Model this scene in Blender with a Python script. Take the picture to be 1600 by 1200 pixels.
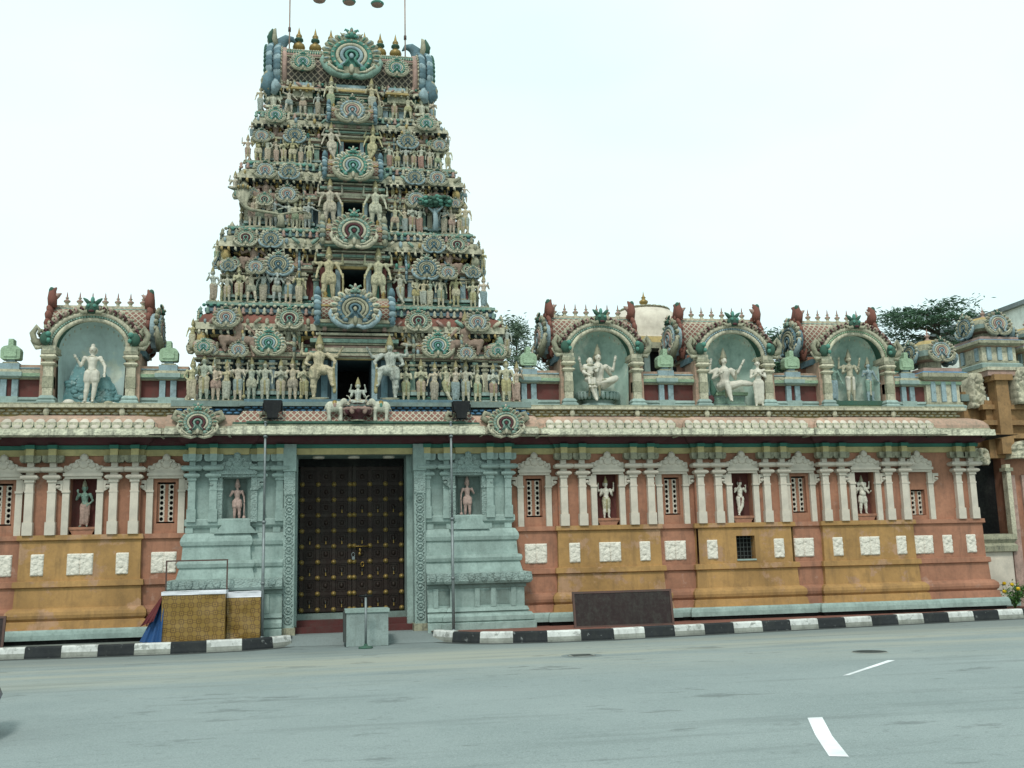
import bpy, math, random
import numpy as np
from mathutils import Vector, Matrix, noise
random.seed(7)
R = math.radians
for o in list(bpy.data.objects): bpy.data.objects.remove(o)
S = bpy.context.scene
COL = S.collection
# ------------------------------------------------------------------ camera
cam = bpy.data.cameras.new('camera'); camo = bpy.data.objects.new('camera', cam); COL.objects.link(camo)
p_, a_, r_ = .167, .1913, -.0239
Fw = Vector((math.sin(a_)*math.cos(p_), math.cos(a_)*math.cos(p_), math.sin(p_)))
Rt = Vector((math.cos(a_), -math.sin(a_), 0)); Upv = Rt.cross(Fw)
cr, sr = math.cos(r_), math.sin(r_)
rx = Rt*cr + Upv*sr; ux = Upv*cr - Rt*sr
camo.matrix_world = Matrix(((rx.x, ux.x, -Fw.x, -.785), (rx.y, ux.y, -Fw.y, -25.72), (rx.z, ux.z, -Fw.z, 1.7), (0, 0, 0, 1)))
cam.sensor_fit = 'HORIZONTAL'; cam.sensor_width = 36; cam.lens = 36.0
cam.clip_start = .1; cam.clip_end = 2000
S.camera = camo
# ------------------------------------------------------------------ world, sun, exposure
SUN_EL, SUN_AZ = R(52), R(200)
W = bpy.data.worlds.new('World'); S.world = W; W.use_nodes = True
nt = W.node_tree; nt.nodes.clear()
out = nt.nodes.new('ShaderNodeOutputWorld'); bg = nt.nodes.new('ShaderNodeBackground')
sky = nt.nodes.new('ShaderNodeTexSky'); sky.sky_type = 'NISHITA'; sky.sun_disc = False
sky.sun_elevation = SUN_EL; sky.sun_rotation = SUN_AZ
tc = nt.nodes.new('ShaderNodeTexCoord'); mp = nt.nodes.new('ShaderNodeMapping'); mp.inputs['Scale'].default_value = (1, 1, 2.2); mp.inputs['Location'].default_value = (1.7, .4, .3)
nz = nt.nodes.new('ShaderNodeTexNoise'); nz.inputs['Scale'].default_value = 2.4; nz.inputs['Detail'].default_value = 3; nz.inputs['Roughness'].default_value = .45
cr_ = nt.nodes.new('ShaderNodeValToRGB'); cr_.color_ramp.elements[0].position = .38; cr_.color_ramp.elements[1].position = .62
cr_.color_ramp.elements[0].color = (7.2, 9.25, 9.25, 1); cr_.color_ramp.elements[1].color = (8.05, 9.5, 9.4, 1)
mx = nt.nodes.new('ShaderNodeMix'); mx.data_type = 'RGBA'; mx.inputs['Factor'].default_value = .93
nt.links.new(tc.outputs['Generated'], mp.inputs[0]); nt.links.new(mp.outputs[0], nz.inputs['Vector'])
nt.links.new(nz.outputs['Fac'], cr_.inputs['Fac'])
nt.links.new(sky.outputs[0], mx.inputs['A']); nt.links.new(cr_.outputs[0], mx.inputs['B'])
nt.links.new(mx.outputs['Result'], bg.inputs['Color']); bg.inputs['Strength'].default_value = .093
nt.links.new(bg.outputs[0], out.inputs[0])
sl = bpy.data.lights.new('sun', 'SUN'); sl.energy = 1.5; sl.angle = R(11); sl.color = (1, .97, .92)
so = bpy.data.objects.new('sun', sl); COL.objects.link(so)
sdir = Vector((math.sin(SUN_AZ)*math.cos(SUN_EL), math.cos(SUN_AZ)*math.cos(SUN_EL), math.sin(SUN_EL)))
so.rotation_euler = sdir.to_track_quat('Z', 'Y').to_euler(); so.location = (0, -20, 40)
S.view_settings.view_transform = 'Standard'; S.view_settings.look = 'None'
S.view_settings.exposure = .42; S.view_settings.gamma = 1
# ------------------------------------------------------------------ materials
MATS = {}
def paint(name, col, dirt=.35, dcol=(.07, .075, .06), rough=.85, bump=.25, scale=1.0, rnd=None, wear=None, wearc=None, streak=.5, spec=.25, metal=0):
    m = bpy.data.materials.new(name); m.use_nodes = True; n = m.node_tree; b = n.nodes['Principled BSDF']
    tcn = n.nodes.new('ShaderNodeTexCoord')
    def noise_(sc, det=6, vec=None, rg=.6):
        q = n.nodes.new('ShaderNodeTexNoise'); q.inputs['Scale'].default_value = sc; q.inputs['Detail'].default_value = det
        q.inputs['Roughness'].default_value = rg
        n.links.new(vec or tcn.outputs['Object'], q.inputs['Vector']); return q
    def ramp(src, a, bb):
        q = n.nodes.new('ShaderNodeMapRange'); q.inputs['From Min'].default_value = a; q.inputs['From Max'].default_value = bb
        n.links.new(src, q.inputs['Value']); return q.outputs[0]
    def mix(f, A, B, mode='MIX'):
        q = n.nodes.new('ShaderNodeMix'); q.data_type = 'RGBA'; q.blend_type = mode
        if isinstance(f, float): q.inputs['Factor'].default_value = f
        else: n.links.new(f, q.inputs['Factor'])
        for k, v in (('A', A), ('B', B)):
            if isinstance(v, tuple): q.inputs[k].default_value = (*v, 1)
            else: n.links.new(v, q.inputs[k])
        return q.outputs['Result']
    def mul(a, k):
        q = n.nodes.new('ShaderNodeMath'); q.operation = 'MULTIPLY'; n.links.new(a, q.inputs[0])
        if isinstance(k, (int, float)): q.inputs[1].default_value = k
        else: n.links.new(k, q.inputs[1])
        return q.outputs[0]
    c = col
    if rnd:
        oi = n.nodes.new('ShaderNodeObjectInfo'); rr = n.nodes.new('ShaderNodeValToRGB')
        while len(rr.color_ramp.elements) < len(rnd): rr.color_ramp.elements.new(.5)
        for i, cc in enumerate(rnd):
            rr.color_ramp.elements[i].position = i/max(1, len(rnd)-1); rr.color_ramp.elements[i].color = (*cc, 1)
        n.links.new(oi.outputs['Random'], rr.inputs['Fac']); c = rr.outputs[0]
    big = noise_(1.1*scale, 5); fine = noise_(14*scale, 8)
    dk = tuple(x*.72 for x in col); lt = tuple(min(1, x*1.16) for x in col)
    if rnd:
        c = mix(mul(ramp(big.outputs['Fac'], .35, .65), .35), c, (.5, .5, .42), 'OVERLAY')
    else:
        c = mix(ramp(big.outputs['Fac'], .3, .7), dk, lt)
    if wear:
        w = noise_(wear[0], 7, rg=.65); c = mix(ramp(w.outputs['Fac'], wear[1], wear[1]+.05), c, wearc)
    mpn = n.nodes.new('ShaderNodeMapping'); mpn.inputs['Scale'].default_value = (1, 1, .12)
    n.links.new(tcn.outputs['Object'], mpn.inputs[0])
    st = noise_(5*scale, 6, mpn.outputs[0], .7)
    if streak: c = mix(mul(ramp(st.outputs['Fac'], .50, .64), streak*dirt), c, dcol)
    g = noise_(4.2*scale, 9, rg=.75)
    c = mix(mul(ramp(g.outputs['Fac'], .5, .68), dirt), c, dcol)
    c = mix(mul(ramp(fine.outputs['Fac'], .45, .75), dirt*.6), c, dcol)
    n.links.new(c, b.inputs['Base Color'])
    b.inputs['Roughness'].default_value = rough; b.inputs['Specular IOR Level'].default_value = spec; b.inputs['Metallic'].default_value = metal
    bp = n.nodes.new('ShaderNodeBump'); bp.inputs['Strength'].default_value = bump; bp.inputs['Distance'].default_value = .02
    n.links.new(fine.outputs['Fac'], bp.inputs['Height']); n.links.new(bp.outputs[0], b.inputs['Normal'])
    MATS[name] = m; return m
def add_bump(mname, kind, scale, strength=.6, dist=.03, col=None, lo=.5, hi=.6):
    """carved relief: bump (and optionally a painted pattern of its own) on top of a paint"""
    m = MATS[mname]; n = m.node_tree; b = n.nodes['Principled BSDF']
    tcn = n.nodes.new('ShaderNodeTexCoord')
    if kind == 'vor':
        q = n.nodes.new('ShaderNodeTexVoronoi'); q.inputs['Scale'].default_value = scale; src = q.outputs['Distance']
        n.links.new(tcn.outputs['Object'], q.inputs['Vector'])
    elif kind == 'diamond':
        sx = n.nodes.new('ShaderNodeSeparateXYZ'); n.links.new(tcn.outputs['Object'], sx.inputs[0])
        def M(op, a, bb=None):
            k = n.nodes.new('ShaderNodeMath'); k.operation = op
            for i, v in enumerate((a, bb)):
                if v is None: continue
                if isinstance(v, (int, float)): k.inputs[i].default_value = v
                else: n.links.new(v, k.inputs[i])
            return k.outputs[0]
        u = M('MULTIPLY', M('ADD', sx.outputs[0], sx.outputs[2]), scale); v = M('MULTIPLY', M('SUBTRACT', sx.outputs[0], sx.outputs[2]), scale)
        fa = M('ABSOLUTE', M('SUBTRACT', M('FRACT', u), .5)); fb = M('ABSOLUTE', M('SUBTRACT', M('FRACT', v), .5))
        src = M('MAXIMUM', fa, fb)
    bp = n.nodes.new('ShaderNodeBump'); bp.inputs['Strength'].default_value = strength; bp.inputs['Distance'].default_value = dist
    n.links.new(src, bp.inputs['Height'])
    old = b.inputs['Normal'].links[0].from_socket
    n.links.new(old, bp.inputs['Normal']); n.links.new(bp.outputs[0], b.inputs['Normal'])
    if col:
        mr = n.nodes.new('ShaderNodeMapRange'); mr.inputs['From Min'].default_value = lo; mr.inputs['From Max'].default_value = hi
        n.links.new(src, mr.inputs['Value'])
        x = n.nodes.new('ShaderNodeMix'); x.data_type = 'RGBA'; n.links.new(mr.outputs[0], x.inputs['Factor'])
        oldc = b.inputs['Base Color'].links[0].from_socket
        n.links.new(oldc, x.inputs['A']); x.inputs['B'].default_value = (*col, 1); n.links.new(x.outputs['Result'], b.inputs['Base Color'])
paint('terracotta', (.37, .175, .108), dirt=.42, wear=(1.9, .60), wearc=(.37, .21, .15), scale=.8, bump=.15, dcol=(.13, .075, .055), streak=.9)
paint('ochre', (.39, .225, .085), dirt=.42, wear=(1.5, .56), wearc=(.40, .24, .14), scale=.8, bump=.15, dcol=(.16, .10, .05), streak=.9)
paint('granite', (.30, .385, .350), dirt=.5, dcol=(.13, .175, .155), bump=.4, scale=1.3)
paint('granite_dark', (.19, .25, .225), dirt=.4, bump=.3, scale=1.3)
paint('granite_carved', (.28, .36, .33), dirt=.35, bump=.3); add_bump('granite_carved', 'vor', 22, .9, .03)
paint('white_trim', (.58, .515, .425), dirt=.3, dcol=(.3, .29, .25), bump=.12)
paint('white_relief', (.76, .71, .61), dirt=.25, dcol=(.34, .31, .26)); add_bump('white_relief', 'vor', 26, .5, .02)
paint('cream', (.56, .52, .38), dirt=.75, scale=1.6)
paint('cream_eave', (.66, .64, .48), dirt=.75, scale=1.0, streak=.8); add_bump('cream_eave', 'vor', 15, .8, .025)
paint('peach', (.46, .30, .22), dirt=.8, dcol=(.15, .15, .11))
paint('yellow_band', (.50, .42, .20), dirt=.25)
paint('green_band', (.045, .17, .125), dirt=.3)
paint('maroon', (.095, .032, .036), dirt=.3)
paint('dark_red', (.13, .042, .036), dirt=.3)
paint('stone', (.36, .345, .24), dirt=.8, scale=2.2)
paint('teal', (.10, .27, .21), dirt=.5, scale=2)
paint('pale_teal', (.24, .36, .29), dirt=.7, scale=2)
paint('pale_green', (.33, .45, .30), dirt=.3, scale=2); add_bump('pale_green', 'vor', 18, .6, .02)
paint('pale_blue', (.31, .41, .43), dirt=.6, scale=2)
paint('steel_blue', (.12, .20, .23), dirt=.5, scale=2)
paint('blue', (.09, .22, .36), dirt=.45, scale=2)
paint('pink', (.42, .28, .23), dirt=.5, scale=2)
paint('red', (.22, .085, .062), dirt=.45, scale=2)
paint('ochre_old', (.42, .31, .13), dirt=.5, scale=2)
paint('dark_green', (.05, .12, .085), dirt=.4)
paint('brown_plaster', (.34, .20, .09), dirt=.6, dcol=(.1, .07, .04))
paint('navy', (.055, .085, .095), dirt=.3)
paint('shade_black', (.008, .008, .008), dirt=.2)  # near-black paint standing in for deep shade in openings, grooves and soffits
paint('lattice', (.07, .06, .05), dirt=.3); add_bump('lattice', 'diamond', 5.5, .6, .03, (.33, .27, .2), .38, .44)
paint('lattice_red', (.25, .12, .09), dirt=.3); add_bump('lattice_red', 'diamond', 6.5, .6, .03, (.40, .38, .29), .36, .42)
paint('old_gold', (.30, .20, .05), dirt=.45, rough=.45, spec=.5, metal=.35, scale=2)
paint('brass', (.32, .2, .05), dirt=.4, rough=.35, metal=.8)
paint('door_wood', (.021, .0105, .007), dirt=.2, rough=.55, bump=.3)
paint('step_red', (.10, .03, .028), dirt=.4)
paint('statue_skin', (.5, .48, .38), dirt=.85, dcol=(.06, .06, .045), scale=4, rnd=[(.50, .47, .33), (.62, .58, .43), (.56, .45, .35), (.40, .46, .38), (.60, .50, .40), (.48, .43, .24), (.56, .56, .46), (.36, .40, .40)])  # weather stains, deepened to add the contrast of lit and shaded carving
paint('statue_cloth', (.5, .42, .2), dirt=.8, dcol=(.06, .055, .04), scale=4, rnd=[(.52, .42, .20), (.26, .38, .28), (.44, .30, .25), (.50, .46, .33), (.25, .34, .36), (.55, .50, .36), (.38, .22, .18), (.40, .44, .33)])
paint('statue_gold', (.36, .31, .16), dirt=.5, scale=4)
paint('statue_white', (.66, .62, .52), dirt=.22, scale=3, dcol=(.3, .28, .24))
paint('statue_brown', (.30, .21, .16), dirt=.5, scale=4)
paint('statue_rose', (.52, .36, .31), dirt=.35, scale=4)
paint('elephant_white', (.55, .54, .43), dirt=.45, scale=4)
paint('mural', (.52, .64, .61), dirt=.2, wear=(.8, .5), wearc=(.60, .66, .56), scale=.5)
paint('mural_green', (.46, .60, .52), dirt=.5, dcol=(.09, .17, .13), wear=(1.1, .50), wearc=(.60, .66, .56), scale=.5)
paint('mural_hill', (.19, .36, .37), dirt=.4, scale=2, wear=(4, .55), wearc=(.38, .52, .51))
paint('steel', (.22, .25, .25), dirt=.3, rough=.5, metal=.4)
paint('rust', (.10, .055, .045), dirt=.4, rough=.6)
paint('rust_sheet', (.022, .010, .009), dirt=.35, rough=.4, wear=(2.2, .66), wearc=(.05, .03, .027), spec=.3)
paint('black_metal', (.006, .007, .008), dirt=.1, rough=.5)
paint('concrete', (.27, .33, .31), dirt=.35, scale=2)
paint('kerb_white', (.66, .67, .63), dirt=.35, dcol=(.2, .2, .18), wear=(6, .56), wearc=(.34, .35, .32), streak=1)
paint('kerb_grey', (.30, .31, .27), dirt=.4)
paint('kerb_black', (.025, .028, .03), dirt=.2, wear=(7, .62), wearc=(.16, .17, .165))
paint('pavement', (.17, .19, .17), dirt=.3)
paint('brick_red', (.22, .09, .065), dirt=.35); 
paint('mark_white', (.80, .82, .82), dirt=.1)
paint('iron', (.07, .08, .075), dirt=.3)
paint('tarp_blue', (.02, .07, .19), dirt=.1, rough=.5)
paint('tarp_red', (.11, .02, .024), dirt=.1, rough=.6)
paint('white_sheet', (.72, .72, .76), dirt=.1, rough=.5)
paint('bark', (.09, .08, .06), dirt=.4, scale=2)
paint('building_white', (.72, .76, .70), dirt=.15)
paint('dome_cream', (.62, .56, .46), dirt=.3, dcol=(.25, .2, .16), scale=.5)
paint('car_red', (.14, .012, .02), dirt=.02, rough=.25, bump=0, spec=.6)
paint('car_blue', (.015, .02, .07), dirt=.02, rough=.25, bump=0)
paint('rubber', (.01, .01, .01), dirt=.1); paint('car_glass', (.02, .03, .03), dirt=0, rough=.05, bump=0, spec=.8)
paint('petal_yellow', (.75, .5, .02), dirt=.05); paint('petal_red', (.4, .02, .02), dirt=.05)
def leafmat(name, c1, c2):
    m = bpy.data.materials.new(name); m.use_nodes = True; n = m.node_tree; b = n.nodes['Principled BSDF']
    g = n.nodes.new('ShaderNodeNewGeometry'); r = n.nodes.new('ShaderNodeValToRGB')
    r.color_ramp.elements[0].color = (*c1, 1); r.color_ramp.elements[1].color = (*c2, 1)
    n.links.new(g.outputs['Random Per Island'], r.inputs['Fac']); n.links.new(r.outputs[0], b.inputs['Base Color'])
    b.inputs['Roughness'].default_value = .7; MATS[name] = m
leafmat('leaf_dark', (.022, .06, .035), (.055, .12, .06)); leafmat('leaf_grey', (.06, .11, .07), (.14, .19, .12)); leafmat('leaf_bright', (.03, .10, .02), (.09, .2, .04))
# gold basket-weave wrapping cloth
def weave():
    m = paint('wrap_gold', (.14, .07, .015), dirt=.15, rough=.35, bump=.15, spec=.5); n = m.node_tree; b = n.nodes['Principled BSDF']
    t = n.nodes.new('ShaderNodeTexCoord'); sx = n.nodes.new('ShaderNodeSeparateXYZ'); n.links.new(t.outputs['Object'], sx.inputs[0])
    def M(op, a, bb=None):
        k = n.nodes.new('ShaderNodeMath'); k.operation = op
        for i, v in enumerate((a, bb)):
            if v is None: continue
            if isinstance(v, (int, float)): k.inputs[i].default_value = v
            else: n.links.new(v, k.inputs[i])
        return k.outputs[0]
    xs = M('MULTIPLY', M('ADD', sx.outputs[0], sx.outputs[1]), 5.6); zs = M('MULTIPLY', sx.outputs[2], 5.6)
    fx = M('ABSOLUTE', M('SUBTRACT', M('FRACT', xs), .5)); fz = M('ABSOLUTE', M('SUBTRACT', M('FRACT', zs), .5))
    mxx = M('MAXIMUM', fx, fz)
    ring = M('LESS_THAN', M('ABSOLUTE', M('SUBTRACT', mxx, .26)), .055)
    bars = M('MULTIPLY', M('MAXIMUM', M('LESS_THAN', M('ABSOLUTE', M('SUBTRACT', fx, .13)), .035), M('LESS_THAN', M('ABSOLUTE', M('SUBTRACT', fz, .13)), .035)), M('GREATER_THAN', mxx, .31))
    cen = M('LESS_THAN', mxx, .09)
    tot = M('MINIMUM', M('ADD', M('ADD', ring, bars), cen), 1)
    x = n.nodes.new('ShaderNodeMix'); x.data_type = 'RGBA'; n.links.new(tot, x.inputs['Factor'])
    old = b.inputs['Base Color'].links[0].from_socket; n.links.new(old, x.inputs['B']); x.inputs['A'].default_value = (.24, .145, .03, 1)
    n.links.new(x.outputs['Result'], b.inputs['Base Color'])
weave()
def asphalt():
    m = bpy.data.materials.new('asphalt'); m.use_nodes = True; n = m.node_tree; b = n.nodes['Principled BSDF']; L = n.links
    t = n.nodes.new('ShaderNodeTexCoord')
    def nse(sc, det, mapping=None, rg=.6):
        q = n.nodes.new('ShaderNodeTexNoise'); q.inputs['Scale'].default_value = sc; q.inputs['Detail'].default_value = det; q.inputs['Roughness'].default_value = rg
        if mapping:
            mpp = n.nodes.new('ShaderNodeMapping'); mpp.inputs['Scale'].default_value = mapping; mpp.inputs['Rotation'].default_value = (0, 0, R(-4)); L.new(t.outputs['Object'], mpp.inputs[0]); L.new(mpp.outputs[0], q.inputs['Vector'])
        else: L.new(t.outputs['Object'], q.inputs['Vector'])
        return q.outputs['Fac']
    def ramp(src, a, bb):
        q = n.nodes.new('ShaderNodeMapRange'); q.inputs['From Min'].default_value = a; q.inputs['From Max'].default_value = bb; L.new(src, q.inputs['Value']); return q.outputs[0]
    def mix(f, A, B):
        q = n.nodes.new('ShaderNodeMix'); q.data_type = 'RGBA'
        L.new(f, q.inputs['Factor'])
        for k, v in (('A', A), ('B', B)):
            if isinstance(v, tuple): q.inputs[k].default_value = (*v, 1)
            else: L.new(v, q.inputs[k])
        return q.outputs['Result']
    def mul(a, k):
        q = n.nodes.new('ShaderNodeMath'); q.operation = 'MULTIPLY'; L.new(a, q.inputs[0])
        if isinstance(k, (int, float)): q.inputs[1].default_value = k
        else: L.new(k, q.inputs[1])
        return q.outputs[0]
    c = mix(ramp(nse(.35, 5), .35, .65), (.225, .27, .262), (.27, .315, .305))
    c = mix(mul(ramp(nse(38, 5, None, .8), .50, .62), .55), c, (.36, .40, .39))
    c = mix(mul(ramp(nse(55, 4, None, .8), .54, .64), .65), c, (.07, .085, .085))
    c = mix(mul(ramp(nse(7, 8, None, .75), .56, .66), .35), c, (.11, .13, .128))
    # pale dusty bands along the road near the kerb
    sx = n.nodes.new('ShaderNodeSeparateXYZ'); L.new(t.outputs['Object'], sx.inputs[0])
    near = mul(ramp(sx.outputs[1], -9.5, -5.5), ramp(sx.outputs[1], -1.6, -4.2))
    c = mix(mul(mul(ramp(nse(1.2, 6, (.09, 1, 1)), .42, .62), near), .75), c, (.36, .36, .29))
    # darker, older band beside the kerb, tyre streaks, blotches
    c = mix(mul(ramp(sx.outputs[1], -4.2, -2.6), .45), c, (.12, .145, .14))
    c = mix(mul(ramp(nse(2.2, 7, (.1, 1, 1)), .56, .7), .4), c, (.13, .155, .15))
    c = mix(mul(ramp(nse(1.5, 8, (.45, 1, 1), .7), .60, .66), .5), c, (.095, .11, .107))
    L.new(c, b.inputs['Base Color']); b.inputs['Roughness'].default_value = .8; b.inputs['Specular IOR Level'].default_value = .3
    bp = n.nodes.new('ShaderNodeBump'); bp.inputs['Strength'].default_value = .4; bp.inputs['Distance'].default_value = .01
    L.new(nse(110, 4), bp.inputs['Height']); L.new(bp.outputs[0], b.inputs['Normal']); MATS['asphalt'] = m
asphalt()
# ------------------------------------------------------------------ mesh builder
class MB:
    def __init__(s): s.v = []; s.f = []; s.m = []; s.sm = []; s.mats = []; s.M = Matrix.Identity(4)
    def mi(s, m):
        if m not in s.mats: s.mats.append(m)
        return s.mats.index(m)
    def add(s, vs, fs, m, smooth=False):
        b = len(s.v); M = s.M
        s.v += [tuple(M @ Vector(v)) for v in vs]
        ms = m if isinstance(m, list) else [m]*len(fs)
        for f, mm in zip(fs, ms):
            s.f.append(tuple(i+b for i in f)); s.m.append(s.mi(mm)); s.sm.append(smooth)
    def box(s, x0, x1, y0, y1, z0, z1, m):
        vs = [(x, y, z) for x in (x0, x1) for y in (y0, y1) for z in (z0, z1)]
        s.add(vs, [(0, 1, 3, 2), (4, 6, 7, 5), (0, 4, 5, 1), (2, 3, 7, 6), (0, 2, 6, 4), (1, 5, 7, 3)], m)
    def prism(s, poly, y0, y1, m):          # poly in x,z
        n = len(poly); vs = [(x, y0, z) for x, z in poly]+[(x, y1, z) for x, z in poly]
        s.add(vs, [tuple(range(n)), tuple(range(2*n-1, n-1, -1))]+[(i, i+n, (i+1) % n+n, (i+1) % n) for i in range(n)], m)
    def lathe(s, prof, m, c=(0, 0, 0), seg=12, smooth=True, sy=1):
        n = len(prof); vs = []
        for k in range(seg):
            a = 2*math.pi*k/seg
            vs += [(c[0]+r*math.cos(a), c[1]+sy*r*math.sin(a), c[2]+z) for r, z in prof]
        fs = []; ms = []
        for k in range(seg):
            for j in range(n-1):
                fs.append((k*n+j, ((k+1) % seg)*n+j, ((k+1) % seg)*n+j+1, k*n+j+1)); ms.append(m[j] if isinstance(m, list) else m)
        s.add(vs, fs, ms, smooth)
    def tube(s, pts, rad, m, seg=8, flat=1.0, smooth=True):
        pts = [Vector(p) for p in pts]; n = len(pts)
        if not isinstance(rad, (list, tuple)): rad = [rad]*n
        vs = []; ref = None
        for i, p in enumerate(pts):
            t = (pts[min(i+1, n-1)]-pts[max(i-1, 0)]).normalized()
            if ref is None: ref = Vector((0, 1, 0)) if abs(t.y) < .9 else Vector((1, 0, 0))
            x = (ref-t*ref.dot(t)).normalized(); y = t.cross(x); ref = x
            for k in range(seg):
                a = 2*math.pi*k/seg; vs.append(p+x*math.cos(a)*rad[i]*flat+y*math.sin(a)*rad[i])
        fs = [(i*seg+k, i*seg+(k+1) % seg, (i+1)*seg+(k+1) % seg, (i+1)*seg+k) for i in range(n-1) for k in range(seg)]
        fs += [tuple(range(seg-1, -1, -1)), tuple(range((n-1)*seg, n*seg))]
        s.add(vs, fs, m, smooth)
    def ell(s, c, r, m, rot=None, u=8, w=5):
        vs = [(0, 0, -1)]+[(math.cos(2*math.pi*k/u)*math.sin(math.pi*j/w), math.sin(2*math.pi*k/u)*math.sin(math.pi*j/w), -math.cos(math.pi*j/w)) for j in range(1, w) for k in range(u)]+[(0, 0, 1)]
        if not isinstance(r, (tuple, list)): r = (r, r, r)
        c = Vector(c); vv = []
        for v in vs:
            q = Vector((v[0]*r[0], v[1]*r[1], v[2]*r[2]))
            if rot: q = rot @ q
            vv.append(q+c)
        fs = [(0, 1+(k+1) % u, 1+k) for k in range(u)]
        fs += [(1+j*u+k, 1+j*u+(k+1) % u, 1+(j+1)*u+(k+1) % u, 1+(j+1)*u+k) for j in range(w-2) for k in range(u)]
        l = len(vs)-1; b = 1+(w-2)*u
        fs += [(b+k, b+(k+1) % u, l) for k in range(u)]
        s.add(vv, fs, m, True)
    def sweep(s, path, prof, m, closed=False, caps=True, skip=None):
        """path in plan, outside on the right of the heading; prof = (outward, z); m = name, list per profile step or f(i, j)"""
        n = len(path); P = [Vector(p) for p in path]; off = []
        for i in range(n):
            if closed: a, b, c = P[i-1], P[i], P[(i+1) % n]
            else: a, b, c = P[max(i-1, 0)], P[i], P[min(i+1, n-1)]
            ns = []
            for q, w in ((a, b), (b, c)):
                d = w-q
                if d.length > 1e-6: d.normalize(); ns.append(Vector((d.y, -d.x)))
            if len(ns) == 1: off.append(ns[0])
            else:
                h = ns[0]+ns[1]; off.append(h/max(.3, (1+ns[0].dot(ns[1]))))
        k = len(prof); vs = [(P[i].x+off[i].x*d, P[i].y+off[i].y*d, z) for i in range(n) for d, z in prof]
        fs = []; ms = []
        for i in range(n if closed else n-1):
            j2 = (i+1) % n
            for j in range(k-1):
                if skip and skip(i, j): continue
                fs.append((i*k+j, j2*k+j, j2*k+j+1, i*k+j+1)); ms.append(m(i, j) if callable(m) else (m[j] if isinstance(m, list) else m))
        s.add(vs, fs, ms)
        if caps and not closed:
            mm = m(0, 0) if callable(m) else (m[0] if isinstance(m, list) else m)
            s.add([vs[j] for j in range(k)], [tuple(range(k))], mm); s.add([vs[(n-1)*k+j] for j in range(k)], [tuple(range(k-1, -1, -1))], mm)
    def build(s, name, parent=None, loc=None):
        me = bpy.data.meshes.new(name); me.from_pydata(s.v, [], s.f)
        for mname in s.mats: me.materials.append(MATS[mname])
        me.polygons.foreach_set('material_index', s.m); me.polygons.foreach_set('use_smooth', s.sm); me.update()
        o = bpy.data.objects.new(name, me); COL.objects.link(o)
        if parent: o.parent = parent
        if loc: o.location = loc
        return o
def empty(name, loc=(0, 0, 0), rz=0):
    o = bpy.data.objects.new(name, None); COL.objects.link(o); o.location = loc; o.rotation_euler.z = rz; o.empty_display_size = .2; return o
def tag(o, label=None, cat=None, group=None, kind=None):
    if label: o['label'] = label
    if cat: o['category'] = cat
    if group: o['group'] = group
    if kind: o['kind'] = kind
    return o
def copy_tree(o, parent=None):
    c = o.copy(); COL.objects.link(c); c.parent = parent
    for k in ('label', 'category', 'group'):
        if k in c and parent is None: del c[k]
    for ch in o.children: copy_tree(ch, c)
    return c
def part_of(src, name, parent, loc, sc=1, rz=0):
    c = bpy.data.objects.new(name, src); COL.objects.link(c); c.parent = parent; c.location = loc
    c.scale = (sc, sc, sc) if not isinstance(sc, tuple) else sc; c.rotation_euler.z = rz; return c
def mesh_of(mb, name):
    o = mb.build(name); me = o.data; bpy.data.objects.remove(o); return me
# ------------------------------------------------------------------ ground, road, kerb
RZ = -.22
m = MB(); m.add([(-300, -300, -.5), (300, -300, -.5), (300, 400, -.5), (-300, 400, -.5)], [(0, 1, 2, 3)], 'pavement'); tag(m.build('ground'), kind='structure')
m = MB(); m.add([(-120, -60, RZ), (120, -60, RZ), (120, -.2, RZ), (-120, -.2, RZ)], [(0, 1, 2, 3)], 'asphalt'); tag(m.build('road'), kind='structure')
KL = [(-16, -1.5), (-7.4, -1.5), (-5, -1.72), (-3.4, -1.75), (-2.3, -1.6), (-1.75, -1.3), (-1.3, -.85)]
KR = [(1.95, -.95), (2.3, -1.6), (2.7, -2.05), (3.2, -2.35), (4.3, -2.55), (5.8, -2.6), (7.4, -2.35), (11.7, -1.8), (15.7, -1.3), (19, -1.0), (30, -.6)]
def resample(path, step):
    P = [Vector(p) for p in path]; L = [0]
    for a, b in zip(P, P[1:]): L.append(L[-1]+(b-a).length)
    out = []; d = 0
    def at(d):
        for i in range(len(P)-1):
            if d <= L[i+1] or i == len(P)-2: return P[i].lerp(P[i+1], (d-L[i])/(L[i+1]-L[i]))
    n = max(1, round(L[-1]/step))
    return [tuple(at(L[-1]*i/n)) for i in range(n+1)]
kb = MB()
for path, ph in ((KL, 0), (KR, 0)):
    pts = resample(path, .19 if path is KL else .195); pts = pts
    nb = (len(pts)-1)//4+1
    seq = range(nb)
    for b in seq:
        seg = pts[b*4:b*4+5]
        if len(seg) < 2: continue
        idx = (nb-1-b) if path is KL else b
        white = idx % 2 == 0
        g = .004
        a0, a1 = Vector(seg[0]), Vector(seg[1]); seg[0] = tuple(a0.lerp(a1, g/.19))
        z = .03+random.uniform(-.006, .006)
        pr = [(0, RZ-.05), (0, RZ+.05), (-.015, RZ+.115), (-.03, z-.03), (-.06, z), (-.20, z), (-.20, RZ)]
        mt = ['kerb_grey' if white else 'kerb_black', 'kerb_grey' if white else 'kerb_black', 'kerb_white' if white else 'kerb_black']+['kerb_white' if white else 'kerb_black']*3
        kb.sweep(seg, pr, mt)
tag(kb.build('kerb'), kind='structure')
gt = MB()
for path in (KL, KR):
    gt.sweep(path, [(0, RZ+.006), (.22, RZ+.004)], 'iron', caps=False)
tag(gt.build('gutter_line'), kind='structure')
pv = MB()
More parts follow.
